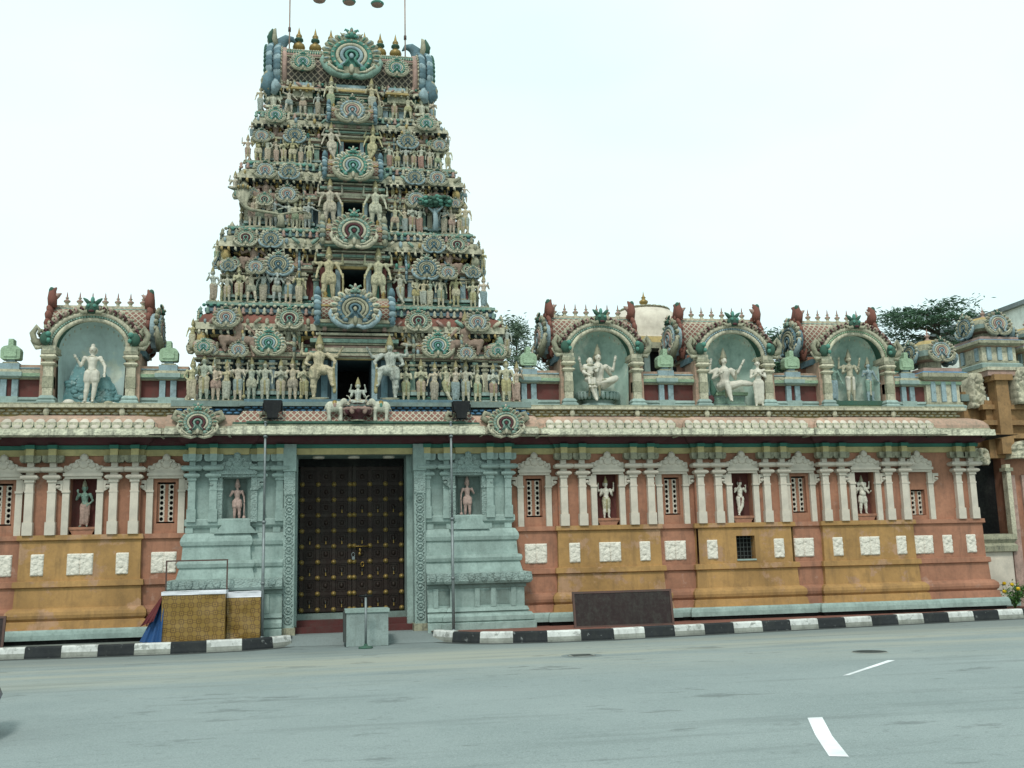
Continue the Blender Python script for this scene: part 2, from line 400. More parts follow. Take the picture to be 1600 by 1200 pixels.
def slab(path, z, mat, back=.4):
    vs = [(x, y+.19, z) for x, y in path]+[(x, back, z) for x, y in path]; n = len(path)
    pv.add(vs, [(i, i+1, i+1+n, i+n) for i in range(n-1)], mat)
slab(KL, -.004, 'pavement'); slab(KR, -.004, 'brick_red')
tag(pv.build('pavement'), kind='structure')
fc = MB(); fc.add([(-1.45, 1.3, .004), (2.1, 1.3, .004), (2.1, -.45, -.01), (-1.45, -.45, -.01), (2.3, -1.4, RZ+.004), (-1.6, -1.0, RZ+.004)], [(0, 1, 2, 3), (3, 2, 4, 5)], 'asphalt')
tag(fc.build('forecourt'), kind='structure')
m = MB()
m.add([(7.17, -10.72, RZ+.004), (7.30, -10.69, RZ+.004), (9.06, -9.05, RZ+.004), (8.95, -9.0, RZ+.004)], [(0, 1, 2, 3)], 'mark_white'); tag(m.build('road_marking'), kind='structure')
m = MB()
m.add([(4.82, -14.25, RZ+.004), (5.0, -14.26, RZ+.004), (4.52, -15.4, RZ+.004), (4.36, -15.35, RZ+.004), (4.13, -16.46, RZ+.004), (3.97, -16.38, RZ+.004)], [(0, 1, 2, 3), (3, 2, 4, 5)], 'mark_white'); tag(m.build('road_marking'), kind='structure')
m = MB(); m.lathe([(0, .012), (.20, .012), (.21, .008), (.23, .008), (.24, .013), (.31, .013), (.33, .004)], ['iron', 'iron', 'shade_black', 'iron', 'iron', 'kerb_grey'], (0, 0, 0), 28, False)
for i in range(-4, 5):
    w = math.sqrt(max(0, .2*.2-(i*.045)**2)); m.box(-w, w, i*.045-.008, i*.045+.008, .012, .017, 'iron')
o = m.build('manhole_cover', loc=(9.42, -7.58, RZ)); tag(o, 'round iron manhole cover set in the grey road beyond the white dash', 'manhole cover')
m = MB(); m.lathe([(0, .008), (.26, .008), (.28, .004), (.40, .003)], ['kerb_grey', 'iron', 'asphalt'], (0, 0, 0), 24, False)
for i in range(-3, 4): m.box(-.2, .2, i*.055-.006, i*.055+.006, .008, .012, 'iron')
o = m.build('manhole_cover', loc=(4.3, -5.9, RZ)); tag(o, 'faint dusty manhole cover in the road in front of the leaning rusty board', 'manhole cover')
# ------------------------------------------------------------------ temple walls
def holed(mb, u0, u1, v, z0, z1, h, depth, m, mrev, mback):
    a, b, c, d = h
    def q(x0, x1, y0, y1): 
        if x1-x0 > 1e-4 and y1-y0 > 1e-4: mb.add([(x0, v, y0), (x1, v, y0), (x1, v, y1), (x0, v, y1)], [(0, 1, 2, 3)], m)
    q(u0, a, z0, z1); q(b, u1, z0, z1); q(a, b, z0, c); q(a, b, d, z1)
    w = v+depth
    mb.add([(a, v, c), (b, v, c), (b, v, d), (a, v, d), (a, w, c), (b, w, c), (b, w, d), (a, w, d)],
           [(0, 4, 7, 3), (1, 2, 6, 5), (0, 1, 5, 4), (3, 7, 6, 2), (4, 5, 6, 7)], [mrev]*4+[mback])
# shared pieces --------------------------------------------------------
def pilaster_mesh(mat, mat2, top, z0=2.44, wide=1.0):
    b = MB(); w = .1*wide
    b.box(-w*1.25, w*1.25, -.15, 0, z0, z0+.3, mat); b.box(-w, w, -.125, 0, z0+.3, 3.42, mat)
    b.box(-w*1.1, w*1.1, -.135, 0, 3.42, 3.46, mat); b.box(-w*.95, w*.95, -.12, 0, 3.46, 3.66, mat)
    b.box(-w*1.2, w*1.2, -.15, 0, 3.66, 3.72, mat)
    def cushion(za, zb, hw, d):
        zm = (za+zb)/2; pr = [(-.04, za), (0, zm-(zb-za)*.25), (.012, zm), (0, zm+(zb-za)*.25), (-.04, zb)]
        b.sweep([(-hw, 0), (-hw, -d), (hw, -d), (hw, 0)], pr, mat, caps=False)
        b.add([(-hw+.04, -d+.04, zb), (hw-.04, -d+.04, zb), (hw-.04, 0, zb), (-hw+.04, 0, zb)], [(0, 1, 2, 3)], mat)
        b.add([(-hw+.04, -d+.04, za), (hw-.04, -d+.04, za), (hw-.04, 0, za), (-hw+.04, 0, za)], [(0, 1, 2, 3)], mat)
    cushion(3.72, 3.83, .205*wide, .2); b.box(-w*.9, w*.9, -.13, 0, 3.83, 3.89, mat)
    cushion(3.89, 4.01, .275*wide, .25); b.box(-w*.8, w*.8, -.12, 0, 4.01, 4.12, mat)
    b.box(-w*.95, w*.95, -.24, 0, 4.12, 4.285, mat2)
    for s in (-1, 1):
        b.prism([(s*w*.95, 4.283), (s*w*2.6, 4.283), (s*w*2.6, 4.17), (s*w*2.2, 4.12), (s*w*.95, 4.11)], -.16, 0, mat2)
    b.box(-w*.95, w*.95, -.24, 0, 4.285, 4.43, top)
    b.box(-w*1.15, w*1.15, -.27, 0, 4.43, 4.52, 'green_band')
    return mesh_of(b, 'pilaster')
PIL_W = pilaster_mesh('white_trim', 'stone', 'yellow_band', 2.44, .90); PIL_G = pilaster_mesh('granite', 'granite', 'yellow_band', 2.68, .85)
def frame_mesh(mat, hw=.36, zb=2.44, ztop=3.74):
    b = MB()
    for s in (-1, 1):
        b.box(s*(hw+.0)-.0 if s > 0 else -hw-.15, s*hw+.15 if s > 0 else -hw, -.09, 0, zb, 3.42, mat)
        x0 = s*(hw+.075)
        b.box(x0-.09, x0+.09, -.115, 0, 3.42, 3.47, mat); b.box(x0-.07, x0+.07, -.09, 0, 3.47, ztop, mat)
        e = s*(hw+.15)
        b.prism([(e, 3.44), (e+s*.14, 3.52), (e+s*.14, 3.58), (e+s*.05, 3.58), (e+s*.05, 3.62), (e+s*.17, 3.62), (e+s*.17, 3.70), (e, 3.70)], -.10, 0, mat)
        b.ell((e+s*.1, -.1, 3.55), (.06, .04, .045), mat)
    W2 = hw+.14
    b.box(-W2+.03, W2-.03, -.13, 0, ztop, ztop+.06, mat); b.box(-W2, W2, -.17, 0, ztop+.06, ztop+.13, mat); b.box(-W2+.04, W2-.04, -.15, 0, ztop+.13, ztop+.16, mat)
    z = ztop+.16
    # lobed pediment
    poly = []; N = 64
    for i in range(N+1):
        t = math.pi*i/N; x = math.cos(t)*(W2); 
        env = [(.0, .43), (.16, .40), (.2, .30), (.42, .28), (.46, .21), (.70, .19), (.74, .15), (.97, .14), (1.01, .02)]
        ax = abs(x)/W2; h = .02
        for (a0, h0), (a1, h1) in zip(env, env[1:]):
            if a0 <= ax <= a1: h = h0+(h1-h0)*(ax-a0)/(a1-a0)
        poly.append((x, z+h))
    poly.append((-W2, z)); poly.append((W2, z))
    b.prism(poly, -.12, 0, mat)
    for x, zz, r in ((0, .33, .10), (0, .17, .12), (.22, .15, .09), (-.22, .15, .09), (.40, .09, .07), (-.40, .09, .07), (.12, .24, .05), (-.12, .24, .05)):
        b.ell((x*W2/.53, -.12, z+zz), (r, .03, r*.85), mat)
    return mesh_of(b, 'niche_frame')
FR_W = frame_mesh('white_trim', .30); FR_G = frame_mesh('granite_carved', .33, 2.66); FR_WIN = frame_mesh('white_trim', .29)
def relief_mesh(w, h, seed, n=26):
    b = MB(); nz_ = max(8, int(n*h/.5)); nx = max(8, int(n*w/.5)); rnd = random.Random(seed); vs = []
    cx = [(rnd.uniform(-w/2, w/2), rnd.uniform(0, h), rnd.uniform(.04, .09), rnd.uniform(0, 6.28)) for _ in range(int(60*w*h/.25))]
    for j in range(nz_+1):
        for i in range(nx+1):
            x = -w/2+w*i/nx; z = h*j/nz_; d = .02
            for a, c, r, ph in cx:
                q = math.hypot(x-a, z-c)
                if q < r: d = max(d, .02+.032*math.sqrt(1-(q/r)**2)*(.7+.3*math.sin(q*60+ph)))
            if w > .45 and abs(x) < .012: d = .005
            if i in (0, nx) or j in (0, nz_): d = 0
            vs.append((x+(rnd.uniform(-.006, .006) if i not in (0, nx) else 0), -d, z))
    fs = [(j*(nx+1)+i, j*(nx+1)+i+1, (j+1)*(nx+1)+i+1, (j+1)*(nx+1)+i) for j in range(nz_) for i in range(nx)]
    b.add(vs, fs, 'white_relief', True); return mesh_of(b, 'relief_panel')
REL_D = [relief_mesh(.58, .5, k) for k in (1, 2, 3)]; REL_S = [relief_mesh(.29, .5, k) for k in (4, 5, 6)]
def grille_mesh(rows, w=.44, cell=.128):
    b = MB(); z = 0; mat = 'white_trim'
    H = rows*cell
    for c in (-1, 1):
        for r in range(rows):
            cx_ = c*.125; cz = (r+.5)*cell; hw, hh, R_ = .085, cell/2, .048; N = 16; vs = []
            for k in range(N):
                t = 2*math.pi*(k+.5)/N; x, y = math.cos(t), math.sin(t); s_ = min(hw/abs(x), hh/abs(y)); vs.append((cx_+x*s_, 0, cz+y*s_))
            for k in range(N):
                t = 2*math.pi*(k+.5)/N; vs.append((cx_+R_*math.cos(t), 0, cz+R_*math.sin(t)))
            for k in range(N):
                t = 2*math.pi*(k+.5)/N; vs.append((cx_+R_*math.cos(t), .05, cz+R_*math.sin(t)))
            b.add(vs, [(k, (k+1) % N, N+(k+1) % N, N+k) for k in range(N)]+[(N+k, N+(k+1) % N, 2*N+(k+1) % N, 2*N+k) for k in range(N)], mat)
            # corners of the cell
            for sx in (-1, 1):
                for sz in (-1, 1): pass
    b.box(-.042, .042, -.012, .05, 0, H, 'terracotta')
    for s in (-1, 1): b.box(s*.21-.03, s*.21+.03, -.012, .05, 0, H, 'terracotta')
    return mesh_of(b, 'grille')
GR7 = grille_mesh(7); GR5 = grille_mesh(5)
LOWPROF = [(.0, 2.44), (.10, 2.44), (.11, 2.33), (.05, 2.30), (.06, 1.40), (.14, 1.385), (.15, 1.26), (.09, 1.235), (.11, .79), (.17, .77), (.24, .70), (.255, .63), (.24, .56), (.19, .50), (.24, .485), (.27, .32), (.36, .315), (.40, .27), (.42, .20), (.42, .09), (.34, .075), (.34, -.2)]
def wall_side(name, label, path, mods, wins, special=None):
    root = empty(name, (0, 0, 0)); tag(root, label, 'temple wall')
    def bay(i):
        a, b = path[i], path[i+1]; um = (a[0]+b[0])/2
        for c in mods:
            if abs(um-c) < 1.32: return 'ochre'
        return 'terracotta'
    def mt(i, j):
        if LOWPROF[j+1][1] < .313: return 'granite' if j < len(LOWPROF)-3 else 'shade_black'
        return bay(i)
    b = MB(); b.sweep(path, LOWPROF, mt, caps=False,
        skip=lambda i, j: special and j == 3 and path[i][0] < special[0] < path[i+1][0] and path[i][1] == path[i+1][1])
    if special:
        for i in range(len(path)-1):
            if path[i][0] < special[0] < path[i+1][0] and path[i][1] == path[i+1][1]:
                v = path[i][1]-.055; c = special[0]
                holed(b, path[i][0], path[i+1][0], v, 1.40, 2.30, (c-.26, c+.26, 1.5, 2.1), .3, 'ochre', 'ochre', 'shade_black')
                b.box(c-.27, c+.27, v-.03, v+.02, 1.46, 1.5, 'granite')
                for k in range(5): b.box(c-.2+k*.1-.006, c-.2+k*.1+.006, v+.14, v+.152, 1.5, 2.1, 'iron')
                for k in range(5): b.box(c-.26, c+.26, v+.152, v+.16, 1.58+k*.11, 1.592+k*.11, 'iron')
    b.build('plinth', root)
    w = MB()
    for i in range(len(path)-1):
        (u0, v0), (u1, v1) = path[i], path[i+1]
        if v0 != v1 or abs(u1-u0) < .3: 
            w.add([(u0, v0, 2.44), (u1, v1, 2.44), (u1, v1, 4.3), (u0, v0, 4.3)], [(0, 1, 2, 3)], 'terracotta'); continue
        hs = [('n', c) for c in mods if u0 < c < u1]+[('w', c) for c in wins if u0 < c < u1]
        if not hs: w.add([(u0, v0, 2.44), (u1, v1, 2.44), (u1, v1, 4.3), (u0, v0, 4.3)], [(0, 1, 2, 3)], 'terracotta'); continue
        hs.sort(key=lambda t: t[1])
        kind, c = hs[0]
        if kind == 'n': holed(w, u0, u1, v0, 2.44, 4.3, (c-.305, c+.305, 2.44, 3.76), .28, 'terracotta', 'terracotta', 'dark_red')
        elif c > 15: holed(w, u0, u1, v0, 2.44, 4.3, (c-.21, c+.21, 2.56, 3.26), .25, 'terracotta', 'terracotta', 'shade_black')
        else: holed(w, u0, u1, v0, 2.44, 4.3, (c-.21, c+.21, 2.68, 3.66), .22, 'terracotta', 'terracotta', 'shade_black')
    w.build('wall_face', root)
    vm = -.12
    for c in mods:
        for d in (-1.17, -.68, .68, 1.15): part_of(PIL_W, 'pilaster', root, (c+d, vm, 0))
        part_of(FR_W, 'niche_frame', root, (c, vm, 0))
        pd = MB(); pd.box(-.3, .3, -.02, .26, 2.56, 2.62, 'terracotta'); pd.prism([(-.22, 2.44), (-.24, 2.5), (-.3, 2.56), (.3, 2.56), (.24, 2.5), (.22, 2.44)], 0, .26, 'terracotta'); q = pd.build('niche_pedestal', root); q.location = (c, vm, 0)
        k = 0
        for d, ms in ((-.93, REL_S), (0, REL_D), (.93, REL_S)):
            if special and abs(c-special[0]) < .3 and d == 0: continue
            part_of(ms[(k+int(c)) % 3], 'relief_panel', root, (c+d, vm-.05, 1.51)); k += 1
    for c in wins:
        part_of(FR_WIN, 'window_frame', root, (c, 0, 0))
        wn = part_of(GR5 if c > 15 else GR7, 'window_grille', root, (c, .10, 2.58 if c > 15 else 2.72), (.88, 1, 1))
        part_of(REL_D[int(c*3) % 3], 'relief_panel', root, (c, -.05, 1.51))
    return root
def entablature(root, path, caps=False):
    b = MB()
    b.sweep(path, [(0, 4.28), (.05, 4.28), (.06, 4.43), (.10, 4.435), (.12, 4.52), (.1, 4.53)], ['yellow_band', 'yellow_band', 'green_band', 'green_band', 'green_band'], caps=False)
    b.build('frieze_band', root)
    b = MB(); b.sweep(path, [(.10, 4.525), (.16, 4.54), (.24, 4.60), (.28, 4.66), (.30, 4.70), (.86, 4.68)], ['maroon', 'maroon', 'maroon', 'maroon', 'shade_black'], caps=False)  # soffit step painted near-black as the shade under the eave
    # small dentils under the eave
    x0 = path[0][0]; 
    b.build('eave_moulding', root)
RP = [(4.05, .0), (5.31, .0), (5.31, -.12), (7.92, -.12), (7.92, 0), (9.0, 0), (9.0, -.12), (11.6, -.12), (11.6, 0), (12.56, 0), (12.56, -.12), (15.12, -.12), (15.12, 0), (17.3, 0), (17.3, 3)]
wr = wall_side('temple_wall', 'long terracotta and ochre temple wall right of the gateway, with white pilasters, niches and pierced windows', RP, [6.61, 10.30, 13.84], [4.70, 8.40, 11.99, 15.5], (10.30,))
for d in (16.72, 17.14): part_of(PIL_W, 'pilaster', wr, (d, 0, 0))
for d in (16.23, 16.95): part_of(REL_S[int(d) % 3], 'relief_panel', wr, (d, -.05, 1.51))
LP = [(-16, -.0), (-11.1, -.0), (-11.1, -.12), (-8.5, -.12), (-8.5, 0), (-7.42, 0), (-7.42, -.12), (-4.86, -.12), (-4.86, 0), (-3.7, 0)]
wl = wall_side('temple_wall', 'terracotta and ochre temple wall left of the gateway, with white pilasters and carved white panels', LP, [-9.8, -6.14], [-7.93, -4.30])
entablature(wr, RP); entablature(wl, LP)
# kapota: the rolled roof above the wall -------------------------------
KAP = [(.86, 4.66), (.90, 4.67), (.89, 4.83), (.82, 4.84), (.80, 4.88), (.78, 4.97), (.70, 5.08), (.58, 5.15), (.42, 5.20), (.22, 5.21), (.18, 5.25)]
KM = ['cream_eave', 'cream_eave', 'stone', 'stone', 'peach', 'peach', 'peach', 'peach', 'stone', 'maroon']
def scallops(b, u0, u1, v, z, step=.225, mat='cream'):
    n = int((u1-u0)/step); step = (u1-u0)/n; b.box(u0, u1, v+.0, v+.05, z-.03, z+.13, 'dark_green')
    for i in range(n):
        c = u0+(i+.5)*step
        b.add([(c+x*step*.47, v+(-.05-.018*math.cos(x*1.3)+(zz)*.42*1.0 if False else -.02-.02*(1-x*x)+.0), z+zz) for x, zz in ((-1, .13), (-1, .06), (-.8, .0), (-.4, -.045), (0, -.06), (.4, -.045), (.8, .0), (1, .06), (1, .13))]+
              [(c, v+.0, z+.13)], [tuple(range(9))], mat)
        b.ell((c, v+.03, z+.095), (step*.49, .035, .15), 'white_trim', Matrix.Rotation(R(-30), 3, 'X'), u=12, w=6)
def beads(b, u0, u1, v, z, m1='cream', m2='ochre_old', step=.2):
    n = int((u1-u0)/step); step = (u1-u0)/n
    for i in range(n):
        c = u0+(i+.5)*step
        b.ell((c, v, z+.045), (step*.46, .05, .032), m1, u=8, w=4); b.ell((c+step*.5, v+.01, z-.03), (step*.46, .05, .032), m1, u=8, w=4)
    b.box(u0, u1, v+.03, v+.05, z-.09, z+.10, m2)
def kapota(root, segs, back):
    b = MB()
    b.sweep(back, [(d-.07, z-.012) for d, z in KAP], KM, caps=True)
    for a, c in segs:
        b.sweep([(a+.86, .5), (a+.86, -.06), (c-.86, -.06), (c-.86, .5)], KAP, KM, caps=False)
    b.build('rolled_eave', root)
    b = MB()
    for a, c in segs: scallops(b, a+.12, c-.12, -.06-.80, 4.86)
    b.build('scalloped_edge', root)
    b = MB()
    x0, x1 = back[0][0], back[-2][0] if len(back) > 2 and back[-1][1] > 1 else back[-1][0]
    b.box(x0, x1+.10, -.16, 1.6, 5.0, 5.22, 'maroon'); b.box(x0, x1+.34, -.40, 1.6, 5.405, 5.475, 'cream'); b.box(x0, x1+.30, -.36, 1.58, 5.475, 5.52, 'stone')
    beads(b, x0, x1+.15, -.24, 5.305)
    for a, c in segs:
        for q in (a+.95, c-.95):
            b.ell((q, -.32, 5.31), (.075, .06, .11), 'cream'); b.ell((q, -.32, 5.42), (.035, .04, .07), 'cream')
    b.build('bead_cornice', root)
kapota(wr, [(4.75, 8.40), (8.42, 12.06), (12.08, 15.72)], [(4.2, -.05), (16.62, -.05), (16.62, 3)])
kapota(wl, [(-11.6, -8.0), (-7.96, -4.37)], [(-16, -.05), (-3.6, -.05)])
# wall behind the cornice, body of the wall
for root, x0, x1 in ((wr, 4.1, 17.28), (wl, -16, -3.7)):
    b = MB(); b.box(x0, x1, .35, 2.4, 0, 4.9, 'terracotta'); b.box(x0, x1, .0, .36, 4.3, 5.0, 'maroon'); b.box(x0, x1, 0, 2.4, 4.95, 5.2, 'stone'); b.build('wall_core', root)
# parapet running along the roof between the shrines -------------------
def parapet(root, x0, x1, piers, z=5.5):
    b = MB(); path = [(x0, .35), (x1, .35)]
    b.box(x0, x1, .35, .8, z, 6.5, 'dark_red')
    pr = [(0, z), (.14, z), (.15, z+.10), (.10, z+.14), (.13, z+.18), (.11, z+.24), (.0, z+.26)]
    b.sweep(path, pr, 'granite', caps=True)
    pr = [(0, z+.68), (.06, z+.68), (.10, z+.72), (.16, z+.74), (.17, z+.82), (.10, z+.90), (.08, z+.93), (.10, z+.94), (.10, z+.97), (.05, z+.98), (.05, z+1.04), (-.2, z+1.04)]
    b.sweep(path, pr, ['peach', 'stone', 'granite', 'pale_green', 'stone', 'stone', 'blue', 'pale_blue', 'cream', 'peach', 'stone'], caps=True)
    b.build('parapet', root)
    for c in piers:
        q = MB(); z0 = z
        q.box(-.26, .26, -.16, .1, z0, z0+.1, 'granite'); q.box(-.22, .22, -.13, .1, z0+.1, z0+.26, 'granite')
        for s in (-1, 1): q.box(s*.13-.07, s*.13+.07, -.09, .1, z0+.26, z0+.68, 'pale_blue')
        q.box(-.06, .06, -.03, .1, z0+.26, z0+.68, 'dark_red')
        q.sweep([(-.2, .1), (-.2, -.12), (.2, -.12), (.2, .1)], [(0, z0+.68), (.03, z0+.7), (.1, z0+.74), (.1, z0+.84), (.02, z0+.92), (.02, z0+1.06), (-.05, z0+1.06)], ['stone', 'granite', 'granite', 'stone', 'pale_blue', 'stone'], caps=False)
        q.box(-.17, .17, -.1, .1, z0+1.02, z0+1.1, 'stone'); q.box(-.1, .1, -.06, .1, z0+1.1, z0+1.16, 'pale_blue')
        poly = [(-.19, z0+1.16), (-.22, z0+1.19), (-.225, z0+1.38), (-.20, z0+1.44), (-.15, z0+1.48), (-.06, z0+1.50), (-.055, z0+1.66), (.055, z0+1.66), (.06, z0+1.50), (.15, z0+1.48), (.20, z0+1.44), (.225, z0+1.38), (.22, z0+1.19), (.19, z0+1.16)]
        q.prism(poly, -.13, .13, 'pale_green'); pass
        q.box(-.14, .14, -.15, -.13, z0+1.22, z0+1.40, 'pale_green')
        qq = q.build('parapet_pier', root); qq.location = (c, .35, 0)
for a_, c_, p_s in ((4.5, 5.62, [4.70]), (7.70, 9.36, [8.48]), (11.44, 12.98, [12.16]), (15.06, 17.3, [15.65])): parapet(wr, a_, c_, p_s)
for a_, c_, p_s in ((-16, -7.2, [-11.8, -8.02]), (-5.12, -3.9, [-4.38])): parapet(wl, a_, c_, p_s)
# ------------------------------------------------------------------ horseshoe medallions, rims, turrets (shared meshes)
def omega(r, n=20, flare=.35, y=0):
    pts = []
    a0, a1 = R(222), R(-42)
    a0, a1 = R(232), R(-52)
    pts.append((-r*.95-flare*.5-.06, y, -r*.6-.36)); pts.append((-r*.72, y, -r*.8-.10))
    for i in range(n+1):
        t = a0+(a1-a0)*i/n; pts.append((r*math.cos(t), y, r*math.sin(t)))
    pts.append((r*.72, y, -r*.8-.10)); pts.append((r*.95+flare*.5+.06, y, -r*.6-.36)); return pts
def medallion(petal, ringa, ringb, ringc, lobe, crown, npet=15, big=False):
    b = MB(); N = 28
    poly = [(.86*math.cos(R(-50)+R(280)*i/N), .86*math.sin(R(-50)+R(280)*i/N)) for i in range(N+1)]+[(-.42, -.95), (.42, -.95)]
    b.prism(poly, -.10, .22, ringa)
    for r, w, m, y in ((.70, .10, ringa, -.14), (.53, .075, ringb, -.17), (.37, .075, ringc, -.20), (.21, .06, ringa, -.22)):
        b.tube(omega(r, 20, .0 if r > .5 else .12, y), w, m, seg=6)
    nb = 13
    for i in range(nb):
        t = R(210)-R(240)*i/(nb-1); b.ell((.71*math.cos(t), -.23, .71*math.sin(t)), (.055, .035, .04), 'cream' if i % 2 else ringb, u=6, w=4)
    b.ell((0, -.2, -.02), (.09, .07, .13), ringc); b.ell((0, -.18, -.62), (.10, .08, .22), ringb); b.box(-.30, .30, -.12, -.09, -.9, -.5, 'stone')
    for i in range(npet):
        t = R(205)-R(230)*i/(npet-1); rot = Matrix.Rotation(-(t-math.pi/2), 3, 'Y')
        cc = (.94*math.cos(t), -.07, .94*math.sin(t))
        b.ell(cc, (.15, .11, .23), petal, rot @ Matrix.Rotation(R(14 if math.cos(t) > 0 else -14), 3, 'Y'), u=7, w=5); b.ell((cc[0]*1.02, -.16, cc[2]*1.02), (.045, .06, .11), ringc if i % 2 else crown, rot, u=6, w=4)
    for s in (-1, 1):
        b.tube([(s*.08, -.14, -.92), (s*.35, -.19, -1.02), (s*.68, -.21, -.90), (s*.95, -.19, -.62), (s*1.1, -.16, -.28), (s*1.06, -.14, -.05)], [.10, .13, .16, .15, .10, .03], lobe, seg=7)
        b.tube([(s*.25, -.3, -.86), (s*.55, -.34, -.82), (s*.80, -.32, -.58), (s*.86, -.28, -.38)], [.04, .06, .06, .02], ringb, seg=6)
        b.ell((s*.42, -.3, -.66), (.11, .07, .11), ringa)
        for k in range(3): b.ell((s*(1.0-.14*k), -.3, -.42-.16*k), (.05, .05, .09), petal, u=6, w=4)
    # crown: fanged lion face with three leaves
    z = .99
    b.ell((0, -.16, z), (.2, .16, .15), crown, u=10, w=6)
    for s in (-1, 1):
        b.ell((s*.09, -.3, z+.05), (.055, .05, .055), 'cream', u=6, w=4); b.ell((s*.15, -.22, z-.09), (.10, .08, .06), crown)
        b.tube([(s*.08, -.14, z+.1), (s*.14, -.15, z+.20), (s*.24, -.15, z+.27), (s*.27, -.14, z+.20)], [.065, .065, .045, .02], crown, seg=6)
        b.tube([(s*.16, -.14, z), (s*.34, -.15, z-.02), (s*.42, -.15, z+.10)], [.07, .05, .02], petal, seg=6)
    b.ell((0, -.15, z+.23), (.065, .08, .16), 'cream' if not big else crown); b.ell((0, -.2, z+.2), (.04, .06, .1), 'pink')
    b.v = [(x*1.13, y, z*.95) for x, y, z in b.v]; return mesh_of(b, 'horseshoe_medallion')
KU = [medallion('cream', 'teal', 'cream', 'pale_blue', 'stone', 'teal'),
      medallion('stone', 'pale_blue', 'cream', 'pink', 'stone', 'dark_green', 13),
      medallion('stone', 'pale_teal', 'cream', 'maroon', 'cream', 'teal', 17),
      medallion('cream', 'steel_blue', 'stone', 'stone', 'pale_blue', 'pale_teal', 13)]
KU_BIG = medallion('stone', 'teal', 'cream', 'pale_blue', 'pale_teal', 'teal', 17, True)
def rim_mesh(c1, c2, c3):
    """end rim of a barrel roof: scaled horseshoe wheel lying in the depth-height plane, radius 1"""
    b = MB(); n = 15
    for i in range(n):
        t = R(-60)+R(300)*i/(n-1); rot = Matrix.Rotation(-(t-math.pi/2), 3, 'X')
        b.ell((0, math.cos(t)*.88*-1, math.sin(t)*.88), (.26, .22, .15), c1 if i % 2 else c2, rot @ Matrix.Rotation(R(28), 3, 'Y'), u=8, w=5)
    N = 22; b.M = Matrix.Rotation(R(90), 4, 'Z')
    poly = [(.84*math.cos(2*math.pi*i/N), .84*math.sin(2*math.pi*i/N)) for i in range(N)]
    b.prism(poly, -.14, .14, c3)
    b.M = Matrix.Identity(4)
    b.tube([(0, -.15, .95), (0, -.32, 1.15), (0, -.25, 1.42), (0, .0, 1.5)], [.2, .22, .13, .03], c1, seg=7)
    b.tube([(0, -.6, -.7), (0, -1.0, -.85), (0, -1.2, -.5)], [.16, .16, .05], c1, seg=7)
    return mesh_of(b, 'scaled_rim')
RIM_A = rim_mesh('steel_blue', 'pale_blue', 'pale_blue'); RIM_B = rim_mesh('stone', 'granite_dark', 'stone'); RIM_R = rim_mesh('red', 'red', 'pale_blue')
def kuta_mesh():
    b = MB()
    for s in (0,):
        b.box(-.62, .62, -.62, .62, -.8, -.68, 'stone'); b.box(-.5, .5, -.5, .5, -.68, -.56, 'pink')
        b.lathe([(.45, -.56), (.45, -.36), (.62, -.34), (.7, -.28), (.72, -.14), (.85, -.1), (.95, .02), (.98, .2), (.9, .42), (.72, .58), (.5, .68), (.25, .76), (.0, .8)],
                ['pale_blue', 'granite', 'cream', 'cream', 'ochre_old', 'stone', 'ochre_old', 'pink', 'stone', 'pale_teal', 'pale_teal', 'stone'], seg=8, smooth=False)
        for k in range(8):
            t = 2*math.pi*(k+.5)/8; b.ell((.9*math.cos(t), .9*math.sin(t), .2), (.14, .14, .3), 'stone', u=6, w=5)
        b.lathe([(.1, .76), (.2, .86), (.24, .95), (.12, 1.04), (.06, 1.1), (.1, 1.14), (.0, 1.34)], 'old_gold', seg=8)
    return mesh_of(b, 'corner_turret')
KUTA = kuta_mesh()
def barrel_mesh():
    """small barrel-roofed turret along the face: half length 1, radius .5"""
    b = MB(); N = 16
    poly = [(.5*math.cos(R(-50)+R(280)*i/N), .5*math.sin(R(-50)+R(280)*i/N)) for i in range(N+1)]
    b.M = Matrix.Rotation(R(90), 4, 'Z'); b.prism(poly, -1, 1, 'lattice_red'); b.M = Matrix.Identity(4)
    b.box(-1.02, 1.02, -.54, .5, -.52, -.40, 'stone'); b.box(-.95, .95, -.45, .5, -.62, -.52, 'pale_teal'); b.box(-1.05, 1.05, -.16, .16, .46, .56, 'cream')
    b.box(-1.0, 1.0, -.52, -.42, .12, .19, 'ochre_old')
    for k in range(5):
        x = -.8+.4*k; b.lathe([(.06, .54), (.1, .6), (.03, .68), (.07, .74), (.0, .9)], 'old_gold', (x, 0, 0), 6)
    return mesh_of(b, 'barrel_turret')
BARREL = barrel_mesh()
def mini_pilaster(c, cap):
    b = MB()
    b.box(-.13, .13, -.12, .02, 0, .1, 'granite'); b.box(-.10, .10, -.09, .02, .1, .16, 'stone'); b.box(-.075, .075, -.07, .02, .16, .74, c)
    b.box(-.11, .11, -.10, .02, .74, .80, cap); b.box(-.07, .07, -.07, .02, .80, .86, c); b.box(-.14, .14, -.13, .02, .86, .92, cap); b.box(-.08, .08, -.1, .02, .92, 1.0, c)
    return mesh_of(b, 'small_pilaster')
MPIL = [mini_pilaster('pale_blue', 'cream'), mini_pilaster('pale_teal', 'stone'), mini_pilaster('cream', 'stone')]
